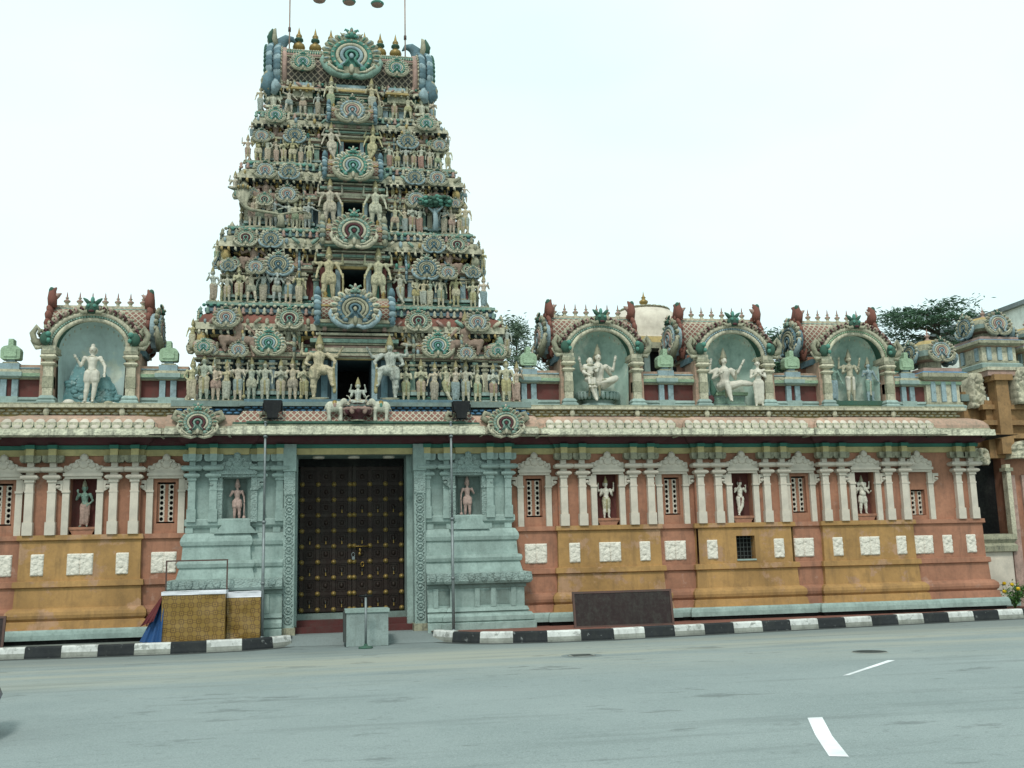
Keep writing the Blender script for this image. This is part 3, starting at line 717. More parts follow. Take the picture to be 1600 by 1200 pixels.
# ------------------------------------------------------------------ gateway
gate = empty('gateway_tower', (0, 0, 0)); tag(gate, 'tall five-tiered stepped temple gateway tower crowded with painted stucco carving above dark studded doors', 'temple tower')
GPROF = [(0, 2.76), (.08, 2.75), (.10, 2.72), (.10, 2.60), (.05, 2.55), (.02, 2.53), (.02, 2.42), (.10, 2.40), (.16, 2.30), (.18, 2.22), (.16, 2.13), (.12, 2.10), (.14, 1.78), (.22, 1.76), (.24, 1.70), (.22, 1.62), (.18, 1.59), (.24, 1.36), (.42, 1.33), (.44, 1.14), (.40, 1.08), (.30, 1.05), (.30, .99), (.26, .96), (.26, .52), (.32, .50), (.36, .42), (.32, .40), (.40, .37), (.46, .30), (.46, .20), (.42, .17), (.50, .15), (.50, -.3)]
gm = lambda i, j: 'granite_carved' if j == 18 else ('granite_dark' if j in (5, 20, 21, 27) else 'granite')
GL = [(-3.72, .3), (-3.72, -.27), (-2.42, -.27), (-2.42, -.17), (-1.54, -.17)]
GR_ = [(1.88, -.17), (2.70, -.17), (2.70, -.27), (4.02, -.27), (4.02, .3)]
for path, c, side in ((GL, -2.64, -1), (GR_, 2.96, 1)):
    b = MB(); b.sweep(path, GPROF, gm, caps=True)
    # pedestal panels, small blocks and upright petals on the plinth
    for x in ([-3.75, -3.45, -3.0, -2.2, -1.9] if side < 0 else [2.1, 2.5, 3.1, 3.5, 4.0]):
        vy = -.27-.26 if (x < -2.42 or x > 2.7) else -.17-.26
        b.box(x-.06, x+.06, vy-.04, vy, .52, .97, 'granite')
    for x0, x1 in ([(-3.38, -3.08), (-2.12, -1.98)] if side < 0 else [(2.16, 2.44), (3.18, 3.42), (3.6, 3.9)]):
        vy = -.27-.26 if (x0 < -2.42 or x0 > 2.7) else -.17-.26
        b.box(x0, x1, vy-.012, vy, .58, .92, 'granite_dark')
    k = -3.95 if side < 0 else 2.02
    while k < (-1.6 if side < 0 else 4.4):
        vy = -.27-.43 if (k < -2.42 or k > 2.7) else -.17-.43
        b.ell((k, vy, 1.22), (.10, .05, .12), 'granite_carved', u=8, w=6); k += .31
    for x in ([-3.72, -3.15, -2.1, -1.7] if side < 0 else [2.0, 2.5, 3.45, 3.95]):
        vy = -.27 if (x < -2.42 or x > 2.7) else -.17
        b.box(x-.09, x+.09, vy-.05, vy, 2.42, 2.55, 'granite')
    b.build('gate_plinth', gate)
    w = MB()
    for (u0, v0), (u1, v1) in zip(path, path[1:]):
        if u0 < c < u1 and v0 == v1: holed(w, u0, u1, v0, 2.66, 4.3, (c-.33, c+.33, 2.66, 3.72), .25, 'granite', 'granite', 'granite_dark')
        else: w.add([(u0, v0, 2.66), (u1, v1, 2.66), (u1, v1, 4.3), (u0, v0, 4.3)], [(0, 1, 2, 3)], 'granite')
    w.prism([(c-.33, 2.58), (c-.5, 2.40), (c+.5, 2.40), (c+.33, 2.58), (c+.33, 2.66), (c-.33, 2.66)], -.44, .0, 'granite')
    w.build('gate_wall', gate)
    for d in (-1.03, -.54, .54, 1.0):
        x = c+d; part_of(PIL_G, 'pilaster', gate, (x, -.27 if (x < -2.42 or x > 2.7) else -.17, 0))
    part_of(FR_G, 'niche_frame', gate, (c, -.27, 0))
# carved door jambs
for x0, x1 in ((-1.54, -1.27), (1.60, 1.88)):
    b = MB(); b.box(x0, x1, -.36, .15, 0, 3.86, 'granite'); b.box(x0-.0, x1+.0, -.39, -.36, 3.30, 3.84, 'granite_carved'); b.box(x0-.02, x1+.02, -.40, .15, 3.86, 4.52, 'granite'); b.box(x0-.03, x1+.03, -.42, .15, -.3, .16, 'stone')
    z = .34; k = 0
    while z < 3.2:
        c = (x0+x1)/2; pts = [(c+.085*math.cos(t*math.pi/5), -.37, z+.085*math.sin(t*math.pi/5)) for t in range(11)]
        b.tube(pts, .018, 'granite_carved', seg=5); b.ell((c, -.37, z), (.045, .03, .045), 'granite_carved')
        for s in (-1, 1): b.ell((c+s*.09, -.37, z+.12), (.03, .02, .05), 'granite_carved', u=6, w=4)
        z += .235
    b.box(x0+.02, x0+.045, -.375, -.36, .2, 3.28, 'granite'); b.box(x1-.045, x1-.02, -.375, -.36, .2, 3.28, 'granite')
    b.build('door_jamb', gate)
# passage: reveals, ceiling with lamps, sill, steps
b = MB()
b.box(-1.54, -1.22, .15, 1.2, -.3, 4.3, 'granite'); b.box(1.46, 1.88, .15, 1.2, -.3, 4.3, 'granite'); b.box(-1.54, 1.88, -.2, 1.3, 4.28, 4.5, 'granite_dark')
b.box(-1.54, 1.88, .86, 1.3, 4.08, 4.28, 'shade_black'); b.build('door_reveal', gate)
b = MB(); b.box(-1.27, 1.60, -.23, -.2, 4.285, 4.43, 'yellow_band'); b.build('door_lintel', gate)
b = MB(); b.box(-1.22, 1.46, .62, 1.3, 0, .42, 'granite_dark'); b.box(-1.24, 1.50, .30, .62, 0, .28, 'step_red'); b.box(-1.27, 1.58, -.02, .30, -.05, .14, 'step_red'); b.build('door_steps', gate)
lm = MB(); lm.lathe([(0, 0), (.13, 0), (.15, .02), (.15, .06), (0, .06)], 'white_trim', seg=16); lm = mesh_of(lm, 'ceiling_lamp')
for x in (-.72, .15, 1.02): part_of(lm, 'ceiling_lamp', gate, (x, .2, 4.22))
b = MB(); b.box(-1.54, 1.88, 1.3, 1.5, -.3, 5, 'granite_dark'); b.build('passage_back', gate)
# studded doors, two leaves of 3 x 9 panels
stud = MB(); stud.lathe([(0, -.055), (.018, -.05), (.04, -.03), (.055, 0)], 'old_gold', seg=10); stud.v = [(x, z, y) for x, y, z in stud.v]; stud = mesh_of(stud, 'stud')
bell = MB(); bell.tube([(0, 0, .06), (0, -.01, .0)], .008, 'iron', seg=5); bell.lathe([(.0, .02), (.012, .0), (.016, -.05), (.022, -.07)], 'brass', seg=7); bell = mesh_of(bell, 'door_bell')
DU0, DU1, DZ0, DZ1 = -1.17, 1.43, .44, 4.08
rows = 9; rh = (DZ1-DZ0-.12)/rows
for s in (0, 1):
    x0 = DU0 if s == 0 else (DU0+DU1)/2+.005; x1 = (DU0+DU1)/2-.005 if s == 0 else DU1
    b = MB(); b.box(x0, x1, .90, .97, DZ0, DZ1, 'door_wood'); cw = (x1-x0-.10)/3
    for i in range(4):
        xx = x0+.05+i*cw; b.box(max(x0, xx-.045), min(x1, xx+.045), .855, .90, DZ0, DZ1, 'door_wood')
    for j in range(rows+1):
        zz = DZ0+.06+j*rh; b.box(x0, x1, .862, .90, zz-.045, zz+.045, 'door_wood')
    for i in range(3):
        for j in range(rows):
            cx = x0+.05+(i+.5)*cw; cz = DZ0+.06+(j+.5)*rh; q = cw*.31
            for a in (1.0, .62):
                b.box(cx-q*a, cx+q*a, .868, .872, cz-q*a-.012, cz-q*a+.012, 'door_wood'); b.box(cx-q*a, cx+q*a, .868, .872, cz+q*a-.012, cz+q*a+.012, 'door_wood')
                for e in (-1, 1): b.box(cx+e*q*a-.012, cx+e*q*a+.012, .866, .90, cz-q*a, cz+q*a, 'door_wood')
            b.ell((cx, .895, cz), (.05, .03, .06), 'door_wood')
    leaf = b.build('door_leaf', gate)
    for i in range(4):
        for j in range(rows):
            part_of(stud, 'stud', leaf, (x0+.05+i*cw, .856, DZ0+.06+j*rh), 1.15)
    for i in range(3):
        for j in (0, 2, 4, 6):
            if j == 6 and (i < 2 and s == 0): continue
            part_of(bell, 'door_bell', leaf, (x0+.05+(i+.5)*cw, .85, DZ0+.06+(j+.35)*rh), (1.15, 1.15, 1.15))
b = MB(); xc = (DU0+DU1)/2
b.tube([(xc-.06, .80, 2.05), (xc+.42, .80, 2.05)], .018, 'brass', seg=7); b.ell((xc+.2, .79, 1.95), (.035, .02, .06), 'brass'); b.ell((xc+.19, .79, 1.86), (.045, .03, .05), 'brass')
b.tube([(xc+.03+.04*math.cos(t), .80, 1.84+.06*math.sin(t)) for t in [k*math.pi/4 for k in range(9)]], .012, 'steel', seg=5)
b.tube([(xc+.26+.04*math.cos(t), .80, 1.60+.06*math.sin(t)) for t in [k*math.pi/4 for k in range(9)]], .014, 'brass', seg=5); b.box(xc, xc+.07, .78, .82, 1.72, 1.80, 'steel')
b.build('door_bolt', gate)
# gate entablature and rolled roof
GE = [(-3.72, .3), (-3.72, -.30), (-2.42, -.30), (-2.42, -.20), (2.70, -.20), (2.70, -.30), (4.02, -.30), (4.02, .3)]
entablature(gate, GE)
b = MB()
b.sweep([(-4.25, -.115), (4.65, -.115)], [(d-.02, z+.012) for d, z in KAP], KM)
GK = [(.86, 4.66), (.93, 4.675), (.92, 4.87), (.84, 4.88), (.82, 4.93), (.82, 4.97), (.78, 4.98), (.60, 5.27), (.45, 5.29)]
b.sweep([(-1.90, .5), (-1.90, -.22), (2.34, -.22), (2.34, .5)], GK, ['cream_eave', 'cream_eave', 'stone', 'stone', 'dark_green', 'dark_green', 'lattice_red', 'stone'], caps=False)
b.build('rolled_eave', gate)
b = MB(); b.box(-4.1, 4.5, -.28, 1.5, 5.22, 5.42, 'navy'); b.box(-2.5, 2.9, -.52, 0, 5.26, 5.29, 'navy')
beads(b, -2.5, 2.9, -.50, 5.36, 'blue', 'navy', .17)
beads(b, -4.1, -2.5, -.33, 5.32, 'blue', 'navy', .17); beads(b, 2.9, 4.5, -.33, 5.32, 'blue', 'navy', .17)
b.box(-2.6, 3.0, -.60, .2, 5.43, 5.53, 'granite_dark'); b.box(-4.2, 4.6, -.42, 3, 5.44, 5.58, 'granite_dark'); b.box(-2.5, 2.8, -.52, .2, 5.53, 5.61, 'steel_blue')
b.box(-3.9, 4.2, .3, 4.8, 0, 5.5, 'terracotta') if False else None
b.build('bead_cornice', gate)
b = MB(); b.box(-3.7, -1.6, .35, 4.6, 0, 5.3, 'terracotta'); b.box(1.9, 4.0, .35, 4.6, 0, 5.3, 'terracotta'); b.box(-1.6, 1.9, .3, 4.6, 4.5, 5.3, 'terracotta'); b.build('gate_core', gate)
for x in (-3.50, 3.82): part_of(KU[2], 'horseshoe_medallion', gate, (x, -1.02, 4.96), .36)
for x, s in ((-3.9, -1), (-3.1, 1), (3.42, -1), (4.22, 1), (-2.05, 1), (2.5, -1)):
    b = MB(); b.tube([(0, 0, 0), (s*.16, 0, .10), (s*.10, 0, .22), (-s*.05, 0, .18), (-s*.03, 0, .10)], [.09, .08, .07, .05, .03], 'stone', seg=6); q = b.build('eave_scroll', gate); q.location = (x, -.92, 5.0)
# ------------------------------------------------------------------ the five tiers
#            floor  half-w  front  height  window(half w, z0, z1)
TIERS = [(5.60, 4.12, -.12, 2.65, (.42, .08, 1.10)), (8.25, 3.62, .42, 2.15, (.32, .20, .98)), (10.40, 3.20, .86, 1.97, (.26, .30, .83)),
         (12.37, 2.80, 1.22, 1.57, (.20, .30, .72)), (13.94, 2.48, 1.55, 1.05, (.16, .1, .5))]
CU = lambda z: .155-.0055*(z-5.6)
BACK = 4.9
tiers = []
for ti, (z0, w, vf, H, win) in enumerate(TIERS):
    cx = CU(z0); T = empty('tier', (cx, vf, z0)); T.parent = gate; tiers.append(T)
    T['label'] = ['lowest tier with a dark doorway and a long row of painted figures', 'second tier with a dark square window opening', 'middle tier with a cobra and a leafy tree', 'fourth tier with a small dark window', 'narrow top tier under the barrel roof'][ti]
    wb = (BACK-ti*.35)-vf
    k = H/2.65; k = max(k, .5)
    def fp(ww, d0, cp=.0, corner=.1):
        g = ww/4.0
        xs = [(-ww, 0), (-ww*.80, 0), (-ww*.80, corner), (-ww*.70, corner), (-ww*.70, .03), (-ww*.36, .03), (-ww*.36, corner), (-ww*.27, corner), (-ww*.27, -cp)]
        xs = [(x, y+d0) for x, y in xs]; right = [(-x, y) for x, y in reversed(xs)]
        return xs+right+[(ww, wb-d0), (-ww, wb-d0)]
    def full(dd, zz): return [(a*1.0, b_*H) for a, b_ in zip(dd, zz)]
    b = MB()
    wallw = w-.42
    # floor slab
    b.sweep(fp(w, 0, .18), [(-.3, -.10), (0, -.10), (.02, -.05), (.02, 0), (-.5, 0.0)], ['granite_dark', 'granite_dark', 'stone', 'granite_dark'], closed=True)
    # storey wall (hole for the opening is made in the centre bay)
    cols = ['navy', 'dark_red', 'navy', 'dark_red', 'dark_green'][ti]
    F = fp(wallw, .36, .16)
    ci = 8
    zt = .43*H
    b.sweep(F, [(.10, 0), (.10, .03*H), (.05, .045*H), (.09, .06*H), (.05, .075*H), (0, .08*H), (0, zt)], ['granite', 'granite', 'pale_teal', 'teal', 'granite', cols], closed=True, skip=lambda i, j: i == ci)
    u1 = wallw*.27; yv = .36-.16
    hw, a0, a1 = win
    holed(b, -u1, u1, yv, 0, max(zt, a1+.05), (-hw, hw, a0, a1), 1.6, cols, 'navy', 'shade_black')
    # entablature above the figures
    E = [(0, zt-.02), (.10, zt-.01), (.10, zt+.03), (.18, zt+.05), (.20, zt+.10), (.12, zt+.13), (.12, zt+.17), (.06, zt+.18), (.06, zt+.24), (-.2, zt+.25)]
    b.sweep(F, E, ['stone', 'stone', 'pink', 'cream', 'stone', 'pale_teal', 'pink', 'pink', 'stone'], closed=True, skip=lambda i, j: i == ci and a1 > zt)
    # set back attic wall with the turrets in front, then the rolled eave
    G = fp(w-.62, .52, .10, .06)
    b.sweep(G, [(0, zt+.2), (0, .56*H), (.05, .565*H), (.05, .59*H), (0, .60*H), (0, .64*H), (.05, .645*H), (.08, .67*H), (.14, .70*H)], ['pink', 'stone', 'stone', 'navy', 'maroon', 'ochre_old', 'ochre_old', 'navy'], closed=True)
    ec = ['red', 'stone', 'stone', 'stone', 'pink'][ti]
    nextw = TIERS[ti+1][1] if ti < 4 else 2.2; nextv = (TIERS[ti+1][2]-vf) if ti < 4 else .25
    Kw = (w+nextw)/2-.06; Kd = nextv*.52
    J = fp(Kw, Kd, .02, .06)
    top = H
    b.sweep(J, [(-.3, .695*H), (.06, .70*H), (.08, .70*H), (.08, .765*H), (.03, .77*H), (.01, .80*H), (-.06, .85*H), (-.14, .87*H), (-.14, .885*H), (-.10, .89*H), (-.10, .92*H), (-.16, .93*H), (-.16, .955*H), (-.12, .96*H), (-.12, .985*H), (-.4, .99*H)],
            ['navy', 'cream', 'cream', 'cream', ec, ec, ec, 'navy', 'pale_blue', 'steel_blue', 'navy', 'navy', 'teal', 'pale_teal', 'navy'], closed=True)
    # brackets and small gold pots under the eave
    n = 26-ti*2
    for i in range(n):
        x = -Kw*.95+2*Kw*.95*i/(n-1)
        if abs(x) < 1.1*k**.5: continue
        b.lathe([(.02, 0), (.05, .03), (.05, .07), (.02, .10), (.04, .13), (0, .17)], 'old_gold', (x, Kd+.10, .60*H), 6)
    b.build('tier_body', T)
    # carved scrolls and leaves scattered along the eave
    s_ = MB(); rr = random.Random(ti)
    n = 30-3*ti
    for i in range(n):
        x = -Kw*.97+2*Kw*.97*i/(n-1)+rr.uniform(-.03, .03)
        if abs(x) < .95*k**.5: continue
        zz = .76*H
        sgn = rr.choice((-1, 1)); q = rr.uniform(.6, 1.1)*k**.5
        if i % 2: s_.tube([(x-sgn*.10*q, Kd-.10, zz), (x, Kd-.12, zz+.09*q), (x+sgn*.09*q, Kd-.08, zz+.16*q), (x+sgn*.02*q, Kd-.06, zz+.20*q)], [.05*q, .06*q, .04*q, .015], rr.choice(['stone', 'cream', 'pink', 'pale_teal']), seg=5)
        else: s_.ell((x, Kd-.08, zz+.07*q), (.06*q, .05, .10*q), rr.choice(['stone', 'cream', 'ochre_old', 'pale_blue']), u=6, w=5)
    # a frieze of knobs, leaves and little panels on the entablature and attic
    for i in range(int(w*2/.115)):
        x = -(wallw)+2*wallw*i/int(w*2/.115)
        if abs(x) < u1+.05: continue
        s_.ell((x, .36-.03-.08, zt+.10), (.04, .05, .045), rr.choice(['cream', 'stone', 'pale_teal', 'cream']), u=6, w=4)
        if i % 3 == 0: s_.ell((x, .36-.14, zt+.20), (.05, .05, .08), rr.choice(['pink', 'stone', 'teal', 'pale_blue']), u=6, w=5)
        if i % 2 == 0: s_.ell((x*.96, Kd-.06, .73*H), (.045, .03, .035), 'stone', u=6, w=4)
    for i in range(int(2*w/.15)):
        x = -w*.98+2*w*.98*i/int(2*w/.15); q = rr.uniform(.75, 1.25)
        if abs(x) < 1.0*k**.5: continue
        s_.ell((x, .035+(.1 if .7*w < abs(x) < .8*w else 0), -.03), (.055*q, .06, .05*q), rr.choice(['stone', 'cream', 'pale_teal', 'granite', 'pink', 'stone']), u=6, w=4)
        if i % 2 and ti: s_.lathe([(.03, 0), (.05*q, .03), (.03, .07), (.045*q, .11), (0, .18*q)], rr.choice(['stone', 'cream', 'pale_blue', 'ochre_old']), (x, .10, -.12), 6)
        if i % 3 == 0: s_.tube([(x-.06, .0, -.20), (x, -.03, -.10), (x+.07, 0, -.05)], [.03, .05, .02], rr.choice(['stone', 'pale_teal', 'cream']), seg=5)
    for i in range(int(2*Kw/.17)):
        x = -Kw+2*Kw*i/int(2*Kw/.17)
        if abs(x) < .8*k**.5: continue
        s_.tube([(x, Kd-.08, .69*H), (x, Kd-.10, .69*H-.05), (x+.03, Kd-.07, .69*H-.12*k)], [.035, .04, .015], rr.choice(['stone', 'ochre_old', 'cream']), seg=5)
        s_.lathe([(.04, 0), (.06, .04), (.03, .08), (.05, .12), (0, .19)], rr.choice(['stone', 'cream', 'pink', 'pale_teal']), (x, Kd+.10, .865*H), 6)
        s_.ell((x+.08, Kd+.12, .95*H), (.05, .05, .045), rr.choice(['stone', 'cream', 'teal']), u=6, w=4)
    for sx in (-1, 1):                                   # the same ornament down both flanks
        for i in range(14):
            yy = .3+i*.27; s_.lathe([(.05, 0), (.08, .05), (.04, .10), (.07, .16), (0, .28)], rr.choice(['stone', 'cream', 'pale_teal', 'pink']), (sx*(w-.06), yy, -.05), 6)
            s_.lathe([(.05, 0), (.09, .05), (.04, .12), (.06, .18), (0, .30)], rr.choice(['stone', 'cream', 'pale_blue', 'pink']), (sx*(w-.30), yy, zt+.12), 6)
            s_.ell((sx*(w-.36), yy, zt+.48*k), (.12, .14, .20*k), rr.choice(['stone', 'ochre_old', 'pale_teal', 'granite']), u=7, w=6)
            s_.ell((sx*(Kw+.02), yy+.2, .78*H), (.10, .10, .13), rr.choice(['stone', 'cream', 'pink']), u=7, w=5)
    s_.build('carved_frieze', T)
    # pilasters between the figures
    zs = .33*H
    xs = [wallw*q for q in (.30, .40, .47, .55, .62, .69, .76, .84, .91, .98)]
    for i, x in enumerate(xs):
        for s in (-1, 1):
            y = .36-.0 if not (.70 < x/wallw < .80 or .27 < x/wallw < .36) else .46
            part_of(MPIL[(i+ti) % 3], 'small_pilaster', T, (s*x, y-.0, .085*H), (.9, 1, zs))
    # left and right flanks get pilasters too
    for i in range(7):
        for s in (-1, 1):
            q = part_of(MPIL[(i+ti) % 3], 'small_pilaster', T, (s*wallw, .6+i*(wb-1.2)/6, .085*H), (.9, 1, zs), rz=R(90)*s)
# door and window surrounds of the centre bay, lintels, barrel and big medallion
for ti, T in enumerate(tiers):
    z0, w, vf, H, (hw, a0, a1) = TIERS[ti]
    k = [1, .86, .8, .68, .6][ti]; y = .20; b = MB()
    for s in (-1, 1):
        b.box(s*(hw+.08)-.05*k-.02, s*(hw+.08)+.05*k+.02, y-.06, y+.01, 0, a1, 'pale_blue'); x = s*(hw+.33*k); b.box(x-.08*k, x+.08*k, y-.05, y+.02, .1*k, a1, 'steel_blue' if ti % 2 == 0 else 'teal')
        b.box(x-.11*k, x+.11*k, y-.08, y+.01, 0, .14*k, 'granite')
    L = [(a1, .13, .50, .10, 'ochre_old'), (a1+.10, .26, .64, .10, 'stone'), (a1+.19, .13, .70, .18, 'cream'), (a1+.31, .07, .78, .10, 'pink'), (a1+.38, .05, .85, .16, 'stone'), (a1+.43, .12, .98, .20, 'pale_teal'), (a1+.55, .05, .9, .12, 'pink'), (a1+.62, .07, .84, .22, 'cream')]
    span = .70*H-a1; sc = span/.76
    for zz, hh, ww, d, mm in L:
        z1 = a1+(zz-a1)*sc; b.box(-ww*k-hw*.3, ww*k+hw*.3, y-d*.8-.01, y+.5, z1+.003, z1+hh*sc*.82, mm)
    for s in (-1, 1):
        for q in (.25, .75): b.box(s*q*k-.05, s*q*k+.05, y-.2, y, .69*H, .73*H, 'pink')
    b.build('doorway_surround' if ti == 0 else 'window_surround', T)
    if ti < 4:
        br = .30*k
        part_of(BARREL, 'barrel_turret', T, (0, -.02+.18, [7.93, 10.12, 12.10, 13.83][ti]-z0), (.92*k, .6*k*1.1, .62*k*1.05))
        for s in (-1, 1): part_of([RIM_A, RIM_B, RIM_A, RIM_A][ti], 'scaled_rim', T, (s*.93*k, .10, [7.93, 10.12, 12.10, 13.83][ti]-z0), (.42*k, .40*k, .42*k))
        part_of([KU[3], KU[2], KU[0], KU[1]][ti], 'horseshoe_medallion', T, (0, -.24, [7.93, 10.14, 12.10, 13.84][ti]-z0), [.50, .47, .42, .37][ti])
# medallions, turrets on the attics and eaves
def med(ti, dx, z, sc, kind, dy):
    part_of(KU[kind], 'horseshoe_medallion', tiers[ti], (dx, dy, z-TIERS[ti][0]), sc)
for s in (-1, 1):
    med(0, s*2.12, 7.10, .33, 0, .12); med(0, s*2.84, 6.90, .19, 1, -.02); med(0, s*1.62, 7.74, .27, 2, .10); med(0, s*3.16, 7.74, .26, 1, .10)
    med(1, s*1.92, 9.30, .31, 3, .12); med(1, s*2.48, 9.18, .20, 1, -.02); med(1, s*2.12, 9.97, .24, 3, .10); med(1, s*2.75, 9.98, .23, 2, .10)
    med(2, s*1.72, 11.37, .25, 1, .12); med(2, s*2.30, 11.15, .17, 2, -.02) if s < 0 else None; med(2, s*1.68, 11.99, .22, 3, .08); med(2, s*2.30, 12.0, .24, 1, .08)
    med(3, s*1.54, 13.20, .24, 3, .12); med(3, s*2.06, 13.70, .22, 0, .02); med(3, s*2.42, 13.12, .19, 1, .10)
    for ti, x, z, sc in ((0, 3.68, 6.98, .36), (1, 3.17, 9.24, .32), (2, 2.80, 11.33, .28), (3, 2.44, 13.10, .22)):
        part_of(KUTA, 'corner_turret', tiers[ti], (s*x, .42, z-TIERS[ti][0]), sc); 
        if ti != 3: med(ti, s*x, z, sc*.5, [0, 3, 1, 1][ti], .42-sc*.95)
    for ti, x, z, sc in ((0, 2.12, 7.05, .40), (1, 1.92, 9.26, .34), (2, 1.72, 11.34, .28), (3, 1.54, 13.17, .24)):
        part_of(BARREL, 'barrel_turret', tiers[ti], (s*x, .42, z-TIERS[ti][0]), (sc*1.5, sc*1.1, sc*1.0))
        for e in (-1, 1): part_of(RIM_B if ti % 2 == 0 else RIM_A, 'scaled_rim', tiers[ti], (s*x+e*sc*1.55, .36, z-TIERS[ti][0]), (sc*.5, sc*.7, sc*.95))
    for ti in range(4):
        z0, w, vf, H, _ = TIERS[ti]
        q = part_of(KU[(ti+2) % 4], 'horseshoe_medallion', tiers[ti], (s*(w-.22), .62, .64*H), [.36, .31, .27, .22][ti], rz=R(62)*s)
        q = part_of(KU[(ti+1) % 4], 'horseshoe_medallion', tiers[ti], (s*(w-.60), .16, .50*H), [.15, .13, .12, .10][ti])
    # medallions on the flanks, seen edge-on at the outline
    for ti in range(4):
        z0, w, vf, H, _ = TIERS[ti]; nw = TIERS[ti+1][1]
        for yy in (.55, 1.5, 2.5, 3.4):
            q = part_of(KU[(ti+int(yy)) % 4], 'horseshoe_medallion', tiers[ti], (s*((w+nw)/2-.04), yy, .80*H), .26-.03*ti, rz=R(90)*s)
        for yy in (1.1, 2.1, 3.1):
            part_of(KU[(ti+1) % 4], 'horseshoe_medallion', tiers[ti], (s*(w-.30), yy, .58*H), .30-.03*ti, rz=R(90)*s)
# ------------------------------------------------------------------ barrel roof on top
RT = empty('barrel_roof', (.09, 2.75, 15.45)); RT.parent = gate
b = MB(); N = 30
poly = []
for i in range(N+1):
    t = R(-38)+R(256)*i/N; r = 1.0; poly.append((r*math.cos(t)*1.02, r*math.sin(t)*.86-.10))
b.M = Matrix.Rotation(R(90), 4, 'Z'); b.prism(poly, -2.02, 2.02, 'lattice'); b.M = Matrix.Identity(4)
b.box(-2.05, 2.05, -.16, .16, .74, .80, 'cream')
for zz, yy, hh, mm in ((.75, -.20, .09, 'cream'), (.72, -.36, .07, 'stone'), (.665, -.52, .06, 'cream'), (.575, -.68, .065, 'pale_teal'), (.46, -.81, .06, 'cream'), (.36, -.90, .045, 'pink'), (.29, -.94, .03, 'stone')):
    b.tube([(-2.0, yy, zz), (2.0, yy, zz)], hh, mm, seg=8)
nb = 60
for i in range(nb):
    x = -1.95+3.9*i/(nb-1); b.ell((x, -.86, .47), (.025, .035, .045), 'teal', u=6, w=4); b.ell((x, -.73, .60), (.028, .035, .03), 'cream', u=6, w=4)
b.box(-2.1, 2.1, -.98, 1.0, -.92, -.80, 'dark_green'); b.box(-1.95, 1.95, -.80, .8, -1.6, -.9, 'navy'); b.box(-2.06, 2.06, -.90, .9, -.80, -.70, 'stone')
b.build('roof_vault', RT)
for s in (-1, 1):
    b = MB(); n = 36
    for i in range(n):
        t = R(-62)+R(304)*i/(n-1); rot = Matrix.Rotation(-(t-math.pi/2), 3, 'X')
        for e in (-1, 1): b.ell((s*.02+e*.11, -math.cos(t+e*s*.04)*1.10, math.sin(t+e*s*.04)*.96-.08), (.15, .17, .068), 'pale_blue' if i % 3 == 0 else 'steel_blue', rot @ Matrix.Rotation(R(38)*s, 3, 'Y'), u=8, w=6)
        b.ell((s*.22, -math.cos(t)*1.06, math.sin(t)*.92-.08), (.05, .09, .10), 'dark_green', rot, u=6, w=5)
    pts = [(0, -math.cos(R(-55)+R(290)*i/24)*.98, math.sin(R(-55)+R(290)*i/24)*.86-.08) for i in range(25)]
    b.tube([(-s*.30, y*1.04, z*1.04) for _, y, z in pts], .085, 'pink', seg=7); b.tube([(-s*.19, y*1.06, z*1.06) for _, y, z in pts], .06, 'cream', seg=7)
    for i in range(40):
        t = R(-55)+R(290)*i/39; b.ell((-s*.215, -math.cos(t)*1.10, math.sin(t)*.96-.08), (.035, .04, .04), 'cream', u=6, w=4)
    poly = [(.95*math.cos(2*math.pi*i/24), .85*math.sin(2*math.pi*i/24)-.08) for i in range(24)]
    b.M = Matrix.Rotation(R(90), 4, 'Z'); b.prism(poly, -.06, .1, 'pale_blue'); b.M = Matrix.Identity(4)
    # tall leaf at the top, curled horn inside it, broad lobe below
    b.tube([(0, -.2, .78), (s*.06, -.3, 1.05), (s*.06, -.25, 1.30), (-s*.02, -.15, 1.52)], [.12, .15, .12, .02], 'stone', seg=8)
    b.tube([(s*.08, -.36, .85), (s*.14, -.42, 1.10), (s*.06, -.38, 1.38)], [.06, .08, .02], 'dark_green', seg=6)
    b.tube([(-s*.16, -.1, .66), (-s*.14, -.1, .92), (-s*.20, -.1, 1.12), (-s*.34, -.1, 1.24), (-s*.50, -.1, 1.24), (-s*.60, -.1, 1.12)], [.19, .19, .17, .13, .08, .02], 'steel_blue', seg=10)
    b.tube([(-s*.25, -.12, .62), (-s*.42, -.12, .70), (-s*.55, -.12, .68)], [.14, .09, .03], 'pale_blue', seg=8)
    b.tube([(s*.02, -.88, -.10), (s*.08, -1.02, -.30), (s*.14, -1.10, -.52), (s*.17, -1.08, -.74), (s*.10, -.98, -.96)], [.04, .12, .17, .17, .07], 'steel_blue', seg=10)
    b.tube([(s*.06, -1.0, -.15), (s*.18, -1.14, -.36), (s*.27, -1.16, -.60), (s*.26, -1.1, -.86)], [.03, .05, .06, .03], 'stone', seg=7)
    b.tube([(-s*.06, -1.0, -.5), (-s*.10, -1.2, -.75), (-s*.02, -1.1, -.95)], [.08, .15, .08], 'pale_blue', seg=8)
    q = b.build('gable_rim', RT); q.location = (s*2.14, 0, 0)
fin = MB(); fin.lathe([(.16, -.02), (.17, .03), (.10, .06), (.07, .13), (.12, .17), (.185, .24), (.20, .32), (.17, .40), (.08, .46), (.06, .50), (.14, .54), (.13, .60), (.07, .63), (.10, .68), (.09, .73), (.05, .78), (.03, .88), (.0, 1.03)],
    ['cream', 'cream', 'brass', 'old_gold', 'old_gold', 'old_gold', 'old_gold', 'brass', 'brass', 'dark_green', 'dark_green', 'dark_green', 'old_gold', 'old_gold', 'old_gold', 'old_gold', 'old_gold'], seg=14); fin = mesh_of(fin, 'finial')
